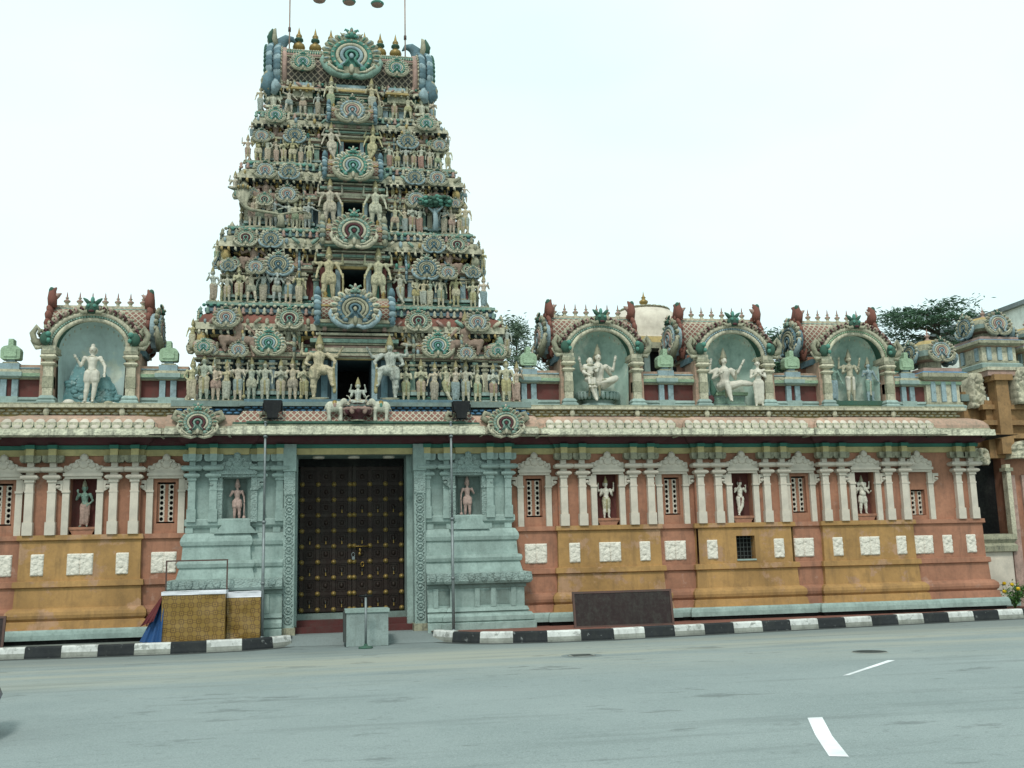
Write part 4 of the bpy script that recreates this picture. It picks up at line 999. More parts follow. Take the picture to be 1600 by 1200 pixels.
for x in (-1.46, -.99, -.54, .44, .90, 1.35): part_of(fin, 'finial', RT, (x, 0, .78), (.92, .92, .90))
part_of(KU_BIG, 'horseshoe_medallion', RT, (.02, -1.12, .28), .66)
for x in (-1.32, 1.30): part_of(KU[0], 'horseshoe_medallion', RT, (x, -1.10, .06), .27)
b = MB()
for x, w_ in ((.0, .52), (-1.32, .30), (1.30, .30)):
    b.box(x-w_, x+w_, -1.16, -.6, -.74, -.66, 'cream'); b.prism([(x-w_*1.1, -.80), (x+w_*1.1, -.80), (x+w_, -.74), (x-w_, -.74)], -1.22, -.6, 'ochre_old'); b.box(x-w_*.8, x+w_*.8, -1.1, -.6, -.66, -.55, 'pale_blue'); b.box(x-w_*.9, x+w_*.9, -1.1, -.7, -1.0, -.8, 'teal' if x == 0 else 'stone')
b.build('roof_porch', RT)
# ------------------------------------------------------------------ figures: one continuous remeshed body each, painted by nearest limb
def remesh_parts(prims, name, voxel=.013, smooth=2):
    """prims: ('c', p0, p1, r0, r1, mat) tapered limb or ('e', centre, radii, mat[, tilt_y]) ellipsoid"""
    b = MB(); keep = []
    for p in prims:
        if p[0] == 'c':
            _, a, c, r0, r1, mt = p; a, c = Vector(a), Vector(c)
            if (c-a).length < 1e-4: c = a+Vector((0, 0, .001))
            b.tube([a, a.lerp(c, .5), c], [r0, (r0+r1)/2, r1], 'stone', seg=10); b.ell(a, r0*.99, 'stone', u=10, w=8); b.ell(c, r1*.99, 'stone', u=10, w=8)
        else:
            rot = Matrix.Rotation(R(p[4]), 3, 'Y') if len(p) > 4 else None
            b.ell(p[1], p[2], 'stone', rot, u=14, w=10)
    o = b.build(name); me0 = o.data
    import bmesh
    bm = bmesh.new(); bm.from_mesh(me0); bmesh.ops.recalc_face_normals(bm, faces=bm.faces); bm.to_mesh(me0); bm.free()
    md = o.modifiers.new('r', 'REMESH'); md.mode = 'VOXEL'; md.voxel_size = voxel; md.use_smooth_shade = True
    if smooth: sm = o.modifiers.new('s', 'SMOOTH'); sm.iterations = smooth; sm.factor = .5
    dg = bpy.context.evaluated_depsgraph_get(); me = bpy.data.meshes.new_from_object(o.evaluated_get(dg))
    bpy.data.objects.remove(o); me.name = name
    nv = len(me.vertices); co = np.empty(nv*3); no = np.empty(nv*3); me.vertices.foreach_get('co', co); me.vertices.foreach_get('normal', no); co = co.reshape(-1, 3); no = no.reshape(-1, 3)
    h = sum(np.sin(co @ np.array(k)+ph) for k, ph in (((61, 40, 23), 0), ((-47, 55, 38), 1), ((20, -33, 71), 2), ((90, 70, -35), 3), ((-30, 82, 64), 4)))/5
    fold = np.sin(np.arctan2(co[:, 1], co[:, 0]-np.sign(co[:, 0])*.06)*9+co[:, 2]*14)*(co[:, 2] < .5)
    amp = .0055 if voxel > .012 else .003
    co += no*(h*amp+fold*amp*.6)[:, None]; me.vertices.foreach_set('co', co.ravel()); me.update()
    n = len(me.polygons); C = np.empty(n*3); me.polygons.foreach_get('center', C); C = C.reshape(-1, 3)
    mats = []; best = np.full(n, 1e9); idx = np.zeros(n, int)
    for p in prims:
        mt = p[5] if p[0] == 'c' else p[3]
        if mt not in mats: mats.append(mt)
        if p[0] == 'c':
            a, c = np.array(p[1], float), np.array(p[2], float); d = c-a; L = max(d@d, 1e-9)
            t = np.clip(((C-a)@d)/L, 0, 1); dist = np.linalg.norm(C-(a+t[:, None]*d), axis=1)-(p[3]+(p[4]-p[3])*t)
        else:
            rr = np.array(p[2] if isinstance(p[2], (tuple, list)) else (p[2],)*3, float)
            q = C-np.array(p[1], float)
            if len(p) > 4:
                th = -R(p[4]); q = q @ np.array([[math.cos(th), 0, math.sin(th)], [0, 1, 0], [-math.sin(th), 0, math.cos(th)]]).T
            s = np.linalg.norm(q/rr, axis=1); dist = (s-1)*rr.min()
        w = dist < best; best[w] = dist[w]; idx[w] = mats.index(mt)
    me.materials.clear()
    for mt in mats: me.materials.append(MATS[mt])
    me.polygons.foreach_set('material_index', idx.astype('i')); me.update(); return me
def hand(P, d, skin, sc=1.0, side=1):
    """palm, four fingers of unequal length and a thumb leaving the side of the palm; P wrist, d direction"""
    P, d = Vector(P), Vector(d).normalized(); s = d.cross(Vector((0, 1, 0)));
    if s.length < .2: s = Vector((1, 0, 0))
    s.normalize(); out = [('c', P, P+d*.035*sc, .017*sc, .021*sc, skin)]
    for k, L in enumerate((.032, .042, .045, .036)):
        a = P+d*.035*sc+s*(k-1.5)*.012*sc; m_ = a+d*L*.55*sc; e = m_+d*L*.45*sc+Vector((0, -.010*sc, 0)); out += [('c', a, m_, .0065*sc, .006*sc, skin), ('c', m_, e, .006*sc, .005*sc, skin)]
    a = P+d*.012*sc+s*side*.018*sc; out += [('c', a, a+d*.018*sc+s*side*.016*sc, .007*sc, .006*sc, skin)]
    return out
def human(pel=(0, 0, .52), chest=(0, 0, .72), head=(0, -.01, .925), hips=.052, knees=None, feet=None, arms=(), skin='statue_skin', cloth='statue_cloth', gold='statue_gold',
          skirt='dhoti', face=False, belly=0, bust=False, elephant=False, toes=(0, -1, 0), bare=False, hands=False, sh=.124, weight=1.14):
    pel, chest, head = Vector(pel), Vector(chest), Vector(head); W = weight
    neck = chest+Vector((0, 0, .125)); pr = []
    pr += [('e', pel+Vector((0, 0, .0)), (.085*W, .066*W, .065), cloth), ('c', pel+Vector((0, 0, .03)), (pel+chest)/2+Vector((0, 0, .0)), .068*W, .060*W, skin),
           ('c', (pel+chest)/2, chest+Vector((0, 0, .02)), .060*W, .078*W, skin), ('e', chest+Vector((0, .005, .045)), (.112, .060, .055), skin),
           ('c', chest+Vector((0, 0, .08)), head-Vector((0, 0, .04)), .034, .030, skin), ('e', pel+Vector((0, 0, .045)), (.088*W, .068*W, .016), gold), ('e', chest+Vector((0, -.035, .07)), (.062, .035, .02), gold)]
    if bust:
        for s in (-1, 1): pr.append(('e', chest+Vector((s*.045, -.055, .025)), (.036, .034, .034), skin))
    if belly: pr.append(('e', (pel+chest)/2+Vector((0, -.035, -.0)), (.10, .085, .095), skin))
    if elephant:
        pr += [('e', head+Vector((0, -.01, .0)), (.072, .07, .07), skin), ('c', head+Vector((0, -.07, -.02)), head+Vector((0, -.11, -.10)), .034, .026, skin), ('c', head+Vector((0, -.11, -.10)), head+Vector((.02, -.11, -.19)), .026, .020, skin), ('c', head+Vector((.02, -.11, -.19)), head+Vector((.07, -.11, -.22)), .020, .015, skin)]
        for s in (-1, 1): pr += [('e', head+Vector((s*.105, .01, -.01)), (.062, .014, .075), skin), ('c', head+Vector((s*.04, -.07, -.05)), head+Vector((s*.06, -.12, -.07)), .012, .006, 'cream')]
    else:
        pr += [('e', head, (.048, .056, .064), skin), ('e', head+Vector((0, -.022, -.028)), (.034, .036, .032), skin), ('c', head+Vector((0, -.055, .008)), head+Vector((0, -.066, -.014)), .008, .011, skin)]
        for s in (-1, 1): pr += [('e', head+Vector((s*.052, .005, -.004)), (.010, .018, .030), gold)]
        if face:
            for s in (-1, 1): pr += [('c', head+Vector((s*.008, -.054, .022)), head+Vector((s*.034, -.048, .022)), .005, .004, skin), ('e', head+Vector((s*.02, -.050, .010)), (.009, .006, .005), skin)]
            pr += [('c', head+Vector((-.014, -.056, -.030)), head+Vector((.014, -.056, -.030)), .006, .006, 'pink')]
    if knees is None: knees = [(pel.x-.06, -.01, .275), (pel.x+.06, -.01, .275)]
    if feet is None: feet = [(pel.x-.065, 0, .03), (pel.x+.065, 0, .03)]
    for s, kn, ft in ((-1, knees[0], feet[0]), (1, knees[1], feet[1])):
        h = pel+Vector((s*hips, 0, -.015)); kn, ft = Vector(kn), Vector(ft)
        tm = cloth if skirt in ('dhoti', 'long') else skin
        pr += [('c', h, kn, .062*W, .042*W, tm), ('c', kn, kn.lerp(ft, .35), .038*W, .040*W, cloth if skirt == 'long' else skin), ('c', kn.lerp(ft, .35), ft, .040*W, .022*W, cloth if skirt == 'long' else skin)]
        t = Vector(toes if not isinstance(toes, list) else toes[0 if s < 0 else 1]); t.normalize()
        pr += [('c', ft+Vector((0, 0, -.006)), ft+t*.075+Vector((s*.012, 0, -.016)), .022, .015, skin), ('e', ft+Vector((0, 0, .03)), (.030, .030, .012), gold)]
        if skirt == 'short': pr.append(('c', h, h.lerp(kn, .5), .072*W, .07*W, cloth))
    if skirt == 'long': pr.append(('c', pel, (Vector(feet[0])+Vector(feet[1]))/2+Vector((0, .01, .08)), .08, .065, cloth))
    if skirt == 'dhoti': pr += [('c', pel+Vector((0, -.06, .0)), (pel.x, -.05, max(.1, pel.z-.36)), .022, .018, gold)]
    for arm in arms:
        s, el, ha = arm[0], Vector(arm[1]), Vector(arm[2]); S0 = chest+Vector((s*sh, 0, .055))
        pr += [('e', S0, (.042, .040, .042), skin), ('c', S0, el, .034*W, .027, skin), ('c', el, ha, .028, .018, skin), ('e', S0.lerp(el, .45), (.036, .036, .014), gold), ('e', el.lerp(ha, .85), (.024, .024, .012), gold)]
        if hands: pr += hand(ha, (ha-el), skin, 1.0, -s)
        else:
            d = (ha-el).normalized(); pr += [('c', ha, ha+d*.04, .019, .021, skin), ('c', ha+d*.03+Vector((0, -.01, 0)), ha+d*.062+Vector((0, -.018, 0)), .012, .009, skin)]
        if len(arm) > 3:
            for it in arm[3]: pr.append(it)
    return pr
def crown_mesh(kind, m1='statue_gold', m2='statue_skin'):
    b = MB()
    if kind == 'tall': b.lathe([(.052, .0), (.060, .012), (.056, .028), (.062, .04), (.050, .055), (.052, .07), (.040, .10), (.042, .115), (.028, .14), (.028, .15), (.012, .175), (.016, .19), (0, .21)], m1, seg=10)
    elif kind == 'bun': b.lathe([(.05, 0), (.058, .01), (.052, .03), (.03, .04), (.036, .06), (.03, .085), (0, .10)], m1, seg=10)
    elif kind == 'fan':
        b.lathe([(.052, 0), (.058, .015), (.046, .05), (.036, .09), (0, .12)], m1, seg=10)
        for i in range(7):
            t = R(20)+R(140)*i/6; b.ell((.085*math.cos(t), .03, .085*math.sin(t)+.01), (.018, .012, .034), m2, Matrix.Rotation(-(t-math.pi/2), 3, 'Y'), u=6, w=5)
    if kind in ('tall', 'bun'):
        N = 14; b.prism([(.072*math.cos(2*math.pi*i/N), .078*math.sin(2*math.pi*i/N)-.02) for i in range(N)], .03, .05, m2)
    return mesh_of(b, 'headdress')
CR = {k: crown_mesh(k) for k in ('tall', 'bun', 'fan')}
CRW = crown_mesh('tall', 'statue_white', 'statue_white')
def ped_mesh(w=.15, h=.05, m='stone'):
    b = MB(); b.lathe([(w*1.0, -h), (w*1.08, -h*.8), (w*.85, -h*.5), (w*1.05, -h*.15), (w, 0), (0, 0)], m, seg=12, sy=.7); return mesh_of(b, 'pedestal')
PED = ped_mesh()
SK = 'statue_skin'
BODY = {}
def defbody(k, prims, head, voxel=.014): BODY[k] = (remesh_parts(prims, 'figure', voxel), head)
H0 = (0, -.01, .925)
defbody('arms_down', human(arms=[(-1, (-.17, .0, .63), (-.175, -.05, .48)), (1, (.17, 0, .63), (.17, -.04, .48))], skirt='dhoti'), H0)
defbody('praying', human(arms=[(-1, (-.155, -.02, .63), (-.02, -.12, .70)), (1, (.155, -.02, .63), (.02, -.12, .70))], skirt='dhoti'), H0)
defbody('hip', human(pel=(.018, 0, .52), head=(-.012, -.01, .925), knees=[(-.04, -.03, .275), (.085, -.01, .275)], feet=[(-.07, 0, .03), (.075, 0, .03)],
        arms=[(-1, (-.18, -.01, .66), (-.13, -.13, .78), [('e', (-.13, -.15, .86), (.03, .03, .04), SK)]), (1, (.19, .02, .63), (.10, -.04, .54))], skirt='long', bust=True), (-.012, -.01, .925))
defbody('four_arms', human(arms=[(-1, (-.165, -.03, .62), (-.13, -.16, .68)), (1, (.165, -.03, .62), (.13, -.16, .68)), (-1, (-.22, .03, .74), (-.22, -.02, .90), [('e', (-.22, -.02, .97), (.012, .03, .035), 'statue_gold')]), (1, (.22, .03, .74), (.22, -.02, .90), [('e', (.22, -.02, .97), (.03, .015, .03), 'statue_gold')])], skirt='dhoti'), H0)
defbody('woman', human(pel=(-.015, 0, .52), arms=[(-1, (-.17, .0, .65), (-.20, -.04, .49)), (1, (.165, -.02, .65), (.11, -.11, .76), [('e', (.11, -.13, .82), (.028, .028, .034), 'statue_cloth')])], skirt='long', bust=True, knees=[(-.07, -.01, .275), (.045, -.03, .275)]), H0)
defbody('flute', human(head=(.02, -.01, .92), knees=[(-.05, -.01, .275), (.03, -.05, .28)], feet=[(-.06, 0, .03), (-.10, -.07, .04)], arms=[(-1, (-.16, -.03, .68), (-.07, -.12, .84)), (1, (.17, -.03, .68), (.13, -.12, .83), [('c', (-.12, -.13, .86), (.24, -.13, .82), .010, .010, 'statue_gold')])], skirt='dhoti'), (.02, -.01, .92))
defbody('mace', human(arms=[(-1, (-.17, .0, .64), (-.19, -.09, .52), [('c', (-.19, -.11, .56), (-.19, -.11, .06), .014, .02, 'statue_gold'), ('e', (-.19, -.11, .08), (.045, .045, .06), 'statue_gold')]), (1, (.18, -.02, .66), (.10, -.12, .74))], skirt='short', weight=1.1), H0)
defbody('reaching', human(chest=(.02, 0, .72), head=(.05, -.01, .92), arms=[(-1, (-.13, -.03, .64), (-.02, -.12, .58)), (1, (.24, -.02, .70), (.36, -.06, .64))], skirt='short'), (.05, -.01, .92))
defbody('elephant_head', human(pel=(0, 0, .50), head=(0, -.02, .90), belly=1, elephant=True, weight=1.2, knees=[(-.08, -.02, .26), (.08, -.02, .26)], feet=[(-.09, 0, .03), (.09, 0, .03)],
        arms=[(-1, (-.20, -.03, .62), (-.22, -.14, .68)), (1, (.20, -.03, .62), (.20, -.14, .66)), (-1, (-.25, .03, .76), (-.24, -.02, .92)), (1, (.25, .03, .76), (.24, -.02, .92))], skirt='short'), (0, -.02, .93))
defbody('stride', human(pel=(0, 0, .50), knees=[(-.10, -.05, .28), (.09, .0, .26)], feet=[(-.14, -.02, .03), (.10, 0, .03)], arms=[(-1, (-.23, -.03, .80), (-.20, -.08, .97)), (1, (.20, -.02, .66), (.26, -.08, .56))], skirt='short'), H0)
# guardian: standing leg, other knee raised across, leaning on a club, four arms
GUARD = human(pel=(-.02, 0, .50), chest=(-.01, 0, .70), head=(0, -.02, .885), weight=1.25, sh=.135, knees=[(-.09, -.01, .27), (.155, -.13, .47)], feet=[(-.085, 0, .03), (.20, -.15, .20)],
        arms=[(-1, (-.22, .0, .60), (-.16, -.13, .55)), (1, (.24, -.03, .64), (.22, -.15, .52), [('c', (.22, -.17, .56), (.23, -.17, .08), .016, .03, 'statue_gold')]), (-1, (-.28, .03, .76), (-.27, .0, .90)), (1, (.27, .03, .72), (.34, -.03, .84))], skirt='short', cloth=SK)
defbody('guardian', GUARD, (0, -.02, .885), .013)
defbody('guardian_standing', human(pel=(0, 0, .52), weight=1.2, sh=.135, knees=[(-.085, -.02, .275), (.07, -.01, .275)], feet=[(-.10, 0, .03), (.08, 0, .03)],
        arms=[(-1, (-.21, .0, .62), (-.23, -.06, .48)), (1, (.21, 0, .62), (.25, -.08, .49), [('c', (.26, -.10, .54), (.26, -.10, .05), .015, .03, 'statue_gold')]), (-1, (-.26, .03, .78), (-.25, -.02, .93)), (1, (.26, .03, .78), (.25, -.02, .93))], skirt='short', cloth=SK), H0, .013)
defbody('guardian_crossed', human(pel=(.015, 0, .52), chest=(0, 0, .72), weight=1.15, sh=.13, knees=[(-.02, -.07, .29), (.085, -.01, .275)], feet=[(.10, -.07, .05), (.03, 0, .03)],
        arms=[(-1, (-.20, .0, .64), (-.24, -.05, .49)), (1, (.20, 0, .64), (.24, -.05, .49)), (-1, (-.24, .03, .77), (-.19, -.03, .88)), (1, (.24, .03, .77), (.19, -.03, .88))], skirt='short', cloth=SK), H0, .013)
# crouching brown giant with knees apart, hands on what it carries
defbody('giant', human(pel=(0, 0, .26), chest=(0, -.01, .48), head=(0, -.03, .68), weight=1.35, sh=.15, hips=.07, knees=[(-.27, -.12, .30), (.24, -.12, .27)], feet=[(-.20, -.10, .06), (.26, -.12, -.03)],
        arms=[(-1, (-.27, -.02, .46), (-.30, -.05, .62)), (1, (.26, -.02, .42), (.32, -.06, .24))], skin='statue_brown', cloth='statue_brown', skirt='short'), (0, -.03, .68), .013)
defbody('seated', human(pel=(0, 0, .12), chest=(0, 0, .34), head=(0, -.01, .54), knees=[(-.19, -.12, .10), (.19, -.12, .10)], feet=[(.06, -.19, .06), (-.06, -.17, .07)], toes=[(1, 0, 0), (-1, 0, 0)],
        arms=[(-1, (-.17, -.02, .24), (-.14, -.14, .26)), (1, (.17, -.02, .24), (.14, -.14, .26)), (-1, (-.20, .02, .38), (-.17, -.03, .52)), (1, (.20, .02, .38), (.17, -.03, .52))], skirt='dhoti'), (0, -.01, .54))
SMALL = {'seated', 'giant'}
GROUPS = {}
LOOK = {'arms_down': 'figure with both arms hanging', 'praying': 'figure with palms joined', 'hip': 'swaying figure, hand on hip', 'four_arms': 'four-armed painted figure',
        'woman': 'long-skirted painted woman', 'flute': 'flute player', 'mace': 'figure leaning on a mace', 'reaching': 'figure reaching out sideways',
        'elephant_head': 'elephant-headed figure', 'stride': 'striding figure, one arm raised', 'guardian': 'large guardian with raised knee', 'guardian_standing': 'large guardian holding a club',
        'guardian_crossed': 'large guardian with crossed ankles', 'giant': 'crouching brown giant', 'seated': 'seated four-armed painted figure'}
PROTO = {}
def statue(kind, x, y, z, h, label, group, crown='tall', mirror=False, ped=True, name='statue', cat='statue', rz=0):
    """h = full height with the headdress"""
    key = (kind, crown, ped)
    me, hd = BODY[kind]; full = hd[2]+(.06+.17 if crown == 'tall' else .13); s = h*1.05/full
    if key not in PROTO:
        o = bpy.data.objects.new(name, me); COL.objects.link(o)
        if crown: part_of(CR[crown], 'headdress', o, (hd[0], hd[1]+.012, hd[2]+.03))
        if ped: part_of(PED, 'pedestal', o, (0, -.01, 0), (1, 1, 1) if kind not in SMALL else (1.4, 1.6, 1))
        PROTO[key] = o
    else: o = copy_tree(PROTO[key]); o.name = name
    o.location = (x, y, z+.05*s); o.scale = (-s*1.08 if mirror else s*1.08, s*1.05, s); o.rotation_euler.z = rz
    tag(o, label, cat, group); return o
ORD = ['first', 'second', 'third', 'fourth', 'fifth', 'sixth', 'seventh', 'eighth', 'ninth', 'tenth', 'eleventh', 'twelfth', 'thirteenth']
ROWN = ['lowest tier', 'second tier', 'middle tier', 'fourth tier', 'top tier']
def row(ti, side, xs, kinds, h, y, crowns=None, skipz=0):
    """xs ordered from the doorway outwards"""
    for i, (x, k) in enumerate(zip(xs, kinds)):
        lab = '%s, %s %s of the opening on the %s' % (LOOK[k], ORD[i], side, ROWN[ti])
        c = (crowns[i] if crowns else ('bun' if (i*7+ti) % 5 == 1 else 'tall'))
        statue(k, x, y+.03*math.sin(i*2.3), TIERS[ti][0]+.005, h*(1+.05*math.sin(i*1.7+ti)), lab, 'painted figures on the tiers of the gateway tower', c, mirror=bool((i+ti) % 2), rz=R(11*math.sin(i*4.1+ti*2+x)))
y1 = TIERS[0][2]+.17
row(0, 'left', [-1.09, -1.37, -1.66, -2.04, -2.37, -2.69, -2.96, -3.22, -3.50, -3.78], ['praying', 'mace', 'praying', 'arms_down', 'mace', 'four_arms', 'woman', 'reaching', 'four_arms', 'hip'], 1.02, y1)
row(0, 'right', [1.45, 1.84, 2.19, 2.49, 2.74, 2.99, 3.30, 3.71, 4.05, 4.33], ['praying', 'praying', 'woman', 'flute', 'woman', 'four_arms', 'arms_down', 'praying', 'arms_down', 'hip'], 1.00, y1)
y2 = TIERS[1][2]+.16
row(1, 'left', [-1.26, -1.52, -1.81, -2.14, -2.45, -2.76, -3.05, -3.40], ['woman', 'praying', 'elephant_head', 'woman', 'stride', 'praying', 'four_arms', 'hip'], .86, y2, ['tall', 'bun', 'bun', 'bun', 'tall', 'bun', 'tall', 'tall'])
row(1, 'right', [1.36, 1.78, 1.98, 2.16, 2.44, 2.84, 3.31, 3.60], ['flute', 'reaching', 'hip', 'woman', 'arms_down', 'mace', 'four_arms', 'woman'], .84, y2)
y3 = TIERS[2][2]+.15
row(2, 'left', [-1.06, -1.22, -1.38, -1.52, -1.94, -2.07, -2.21, -2.35, -2.49], ['reaching', 'reaching', 'mace', 'reaching', 'reaching', 'reaching', 'stride', 'reaching', 'reaching'], .80, y3, ['tall']*4+['bun']*5)
row(2, 'right', [1.27, 1.53, 1.73, 1.95, 2.62, 2.82, 3.05, 3.20], ['stride', 'woman', 'praying', 'hip', 'woman', 'reaching', 'praying', 'arms_down'], .80, y3)
y4 = TIERS[3][2]+.14
row(3, 'left', [-1.03, -1.25, -1.48, -1.71, -1.92, -2.15, -2.39, -2.66], ['arms_down', 'woman', 'elephant_head', 'praying', 'woman', 'hip', 'elephant_head', 'four_arms'], .69, y4, ['tall', 'tall', 'bun', 'tall', 'tall', 'bun', 'bun', 'tall'])
row(3, 'right', [1.14, 1.37, 1.60, 1.83, 2.04, 2.27, 2.50, 2.78], ['woman', 'mace', 'four_arms', 'praying', 'hip', 'arms_down', 'stride', 'arms_down'], .69, y4)
y5 = TIERS[4][2]+.13
row(4, 'left', [-.80, -1.22, -1.60, -2.02, -2.36], ['woman', 'elephant_head', 'stride', 'seated', 'woman'], .74, y5, ['tall', 'bun', 'tall', 'tall', 'bun'])
row(4, 'right', [.89, 1.32, 1.70, 2.10, 2.42], ['hip', 'four_arms', 'stride', 'seated', 'praying'], .74, y5)
gg = 'large guardians beside the openings of the gateway tower'
for ti, k, dx, h, yy in ((0, 'guardian', .87, 1.56, -.10), (1, 'guardian_standing', .635, 1.40, .0), (2, 'guardian_standing', .60, 1.27, .0), (3, 'guardian_crossed', .565, 1.06, .0), (4, 'woman', .555, 1.02, 0)):
    for s in (-1, 1):
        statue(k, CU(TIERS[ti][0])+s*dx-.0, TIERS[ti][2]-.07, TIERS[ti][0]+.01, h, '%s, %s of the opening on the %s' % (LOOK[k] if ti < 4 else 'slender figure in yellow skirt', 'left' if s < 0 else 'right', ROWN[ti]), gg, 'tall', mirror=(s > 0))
for ti, dx, z, h in ((0, 2.86, 6.74, 1.18), (1, 2.54, 9.06, .92), (2, 2.28, 11.02, .86), (3, 2.05, 12.96, .74)):
    for s in (-1, 1):
        statue('giant', CU(z)+s*dx, TIERS[ti][2]+.28, z, h, '%s above the %s row of figures on the %s' % (LOOK['giant'], 'left' if s < 0 else 'right', ROWN[ti]), 'crouching giants on the tower corners', 'tall', mirror=(s > 0), ped=False)
# small figures on the attic ledge between the turrets
for ti in range(4):
    z0, w, vf, H, _ = TIERS[ti]
    for s in (-1, 1):
        for j, fr in enumerate((.345, .40, .62, .965)):
            kk = ['praying', 'seated', 'stride', 'woman', 'arms_down', 'flute'][(ti*2+j+(s > 0)) % 6]
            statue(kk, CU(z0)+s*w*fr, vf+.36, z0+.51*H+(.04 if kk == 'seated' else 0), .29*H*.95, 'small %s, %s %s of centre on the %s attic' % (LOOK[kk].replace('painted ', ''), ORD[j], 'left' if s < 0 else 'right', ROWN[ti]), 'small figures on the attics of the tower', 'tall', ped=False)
# figures on the flanks, showing at the outline of the tower
for ti in range(4):
    z0, w, vf, H, _ = TIERS[ti]
    for s in (-1, 1):
        for j, yy in enumerate((.8, 1.7, 2.6)):
            k = ['four_arms', 'woman', 'arms_down', 'praying'][(ti+j) % 4]
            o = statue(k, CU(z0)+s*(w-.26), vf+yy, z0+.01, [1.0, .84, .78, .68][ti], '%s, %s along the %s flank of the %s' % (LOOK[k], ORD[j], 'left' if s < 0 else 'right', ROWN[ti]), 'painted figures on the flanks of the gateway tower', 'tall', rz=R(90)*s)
# niche figures in the wall
def niche(kind, x, y, z, h, label, mats, mirror=False):
    h *= 1.07
    me, hd = BODY[kind]; me = me.copy(); 
    for i, mm in enumerate(me.materials):
        nm = mm.name.split('.')[0]
        if nm in mats: me.materials[i] = MATS[mats[nm]]
    full = hd[2]+.23; s = h/full
    o = bpy.data.objects.new('statue', me); COL.objects.link(o); part_of(crown_mesh('tall', mats.get('statue_gold', 'statue_gold'), mats.get('statue_skin', SK)), 'headdress', o, (hd[0], hd[1]+.012, hd[2]+.03))
    o.location = (x, y, z); o.scale = (-s if mirror else s, s, s); tag(o, label, 'statue', 'small figures standing in the wall niches'); return o
rose = {SK: 'statue_rose', 'statue_cloth': 'statue_rose', 'statue_gold': 'statue_rose'}
wht = {SK: 'statue_white', 'statue_cloth': 'statue_white', 'statue_gold': 'stone'}
niche('hip', -6.14, .02, 2.62, 1.06, 'blue-faced figure in a pink skirt in the red niche of the left wall', {SK: 'pale_teal', 'statue_cloth': 'pink', 'statue_gold': 'stone'})
niche('hip', -9.8, .02, 2.62, 1.0, 'pale figure in the farthest left wall niche', wht)
niche('mace', -2.64, -.12, 2.70, .98, 'rose figure leaning on a mace in the grey granite niche left of the doors', rose, True)
niche('mace', 2.96, -.12, 2.70, .98, 'rose figure leaning on a mace in the grey granite niche right of the doors', rose)
niche('four_arms', 6.61, .02, 2.62, 1.02, 'pale four-armed figure in the red niche above the leaning rusty sheet', {SK: 'statue_white', 'statue_cloth': 'statue_skin', 'statue_gold': 'statue_gold'})
niche('flute', 10.30, .02, 2.62, 1.0, 'white four-limbed dancing figure in the red niche above the dark barred opening', {SK: 'statue_white', 'statue_cloth': 'statue_white', 'statue_gold': 'dark_red'})
niche('elephant_head', 13.84, .02, 2.62, .98, 'stout white figure in the red niche nearest the right end of the wall', wht)
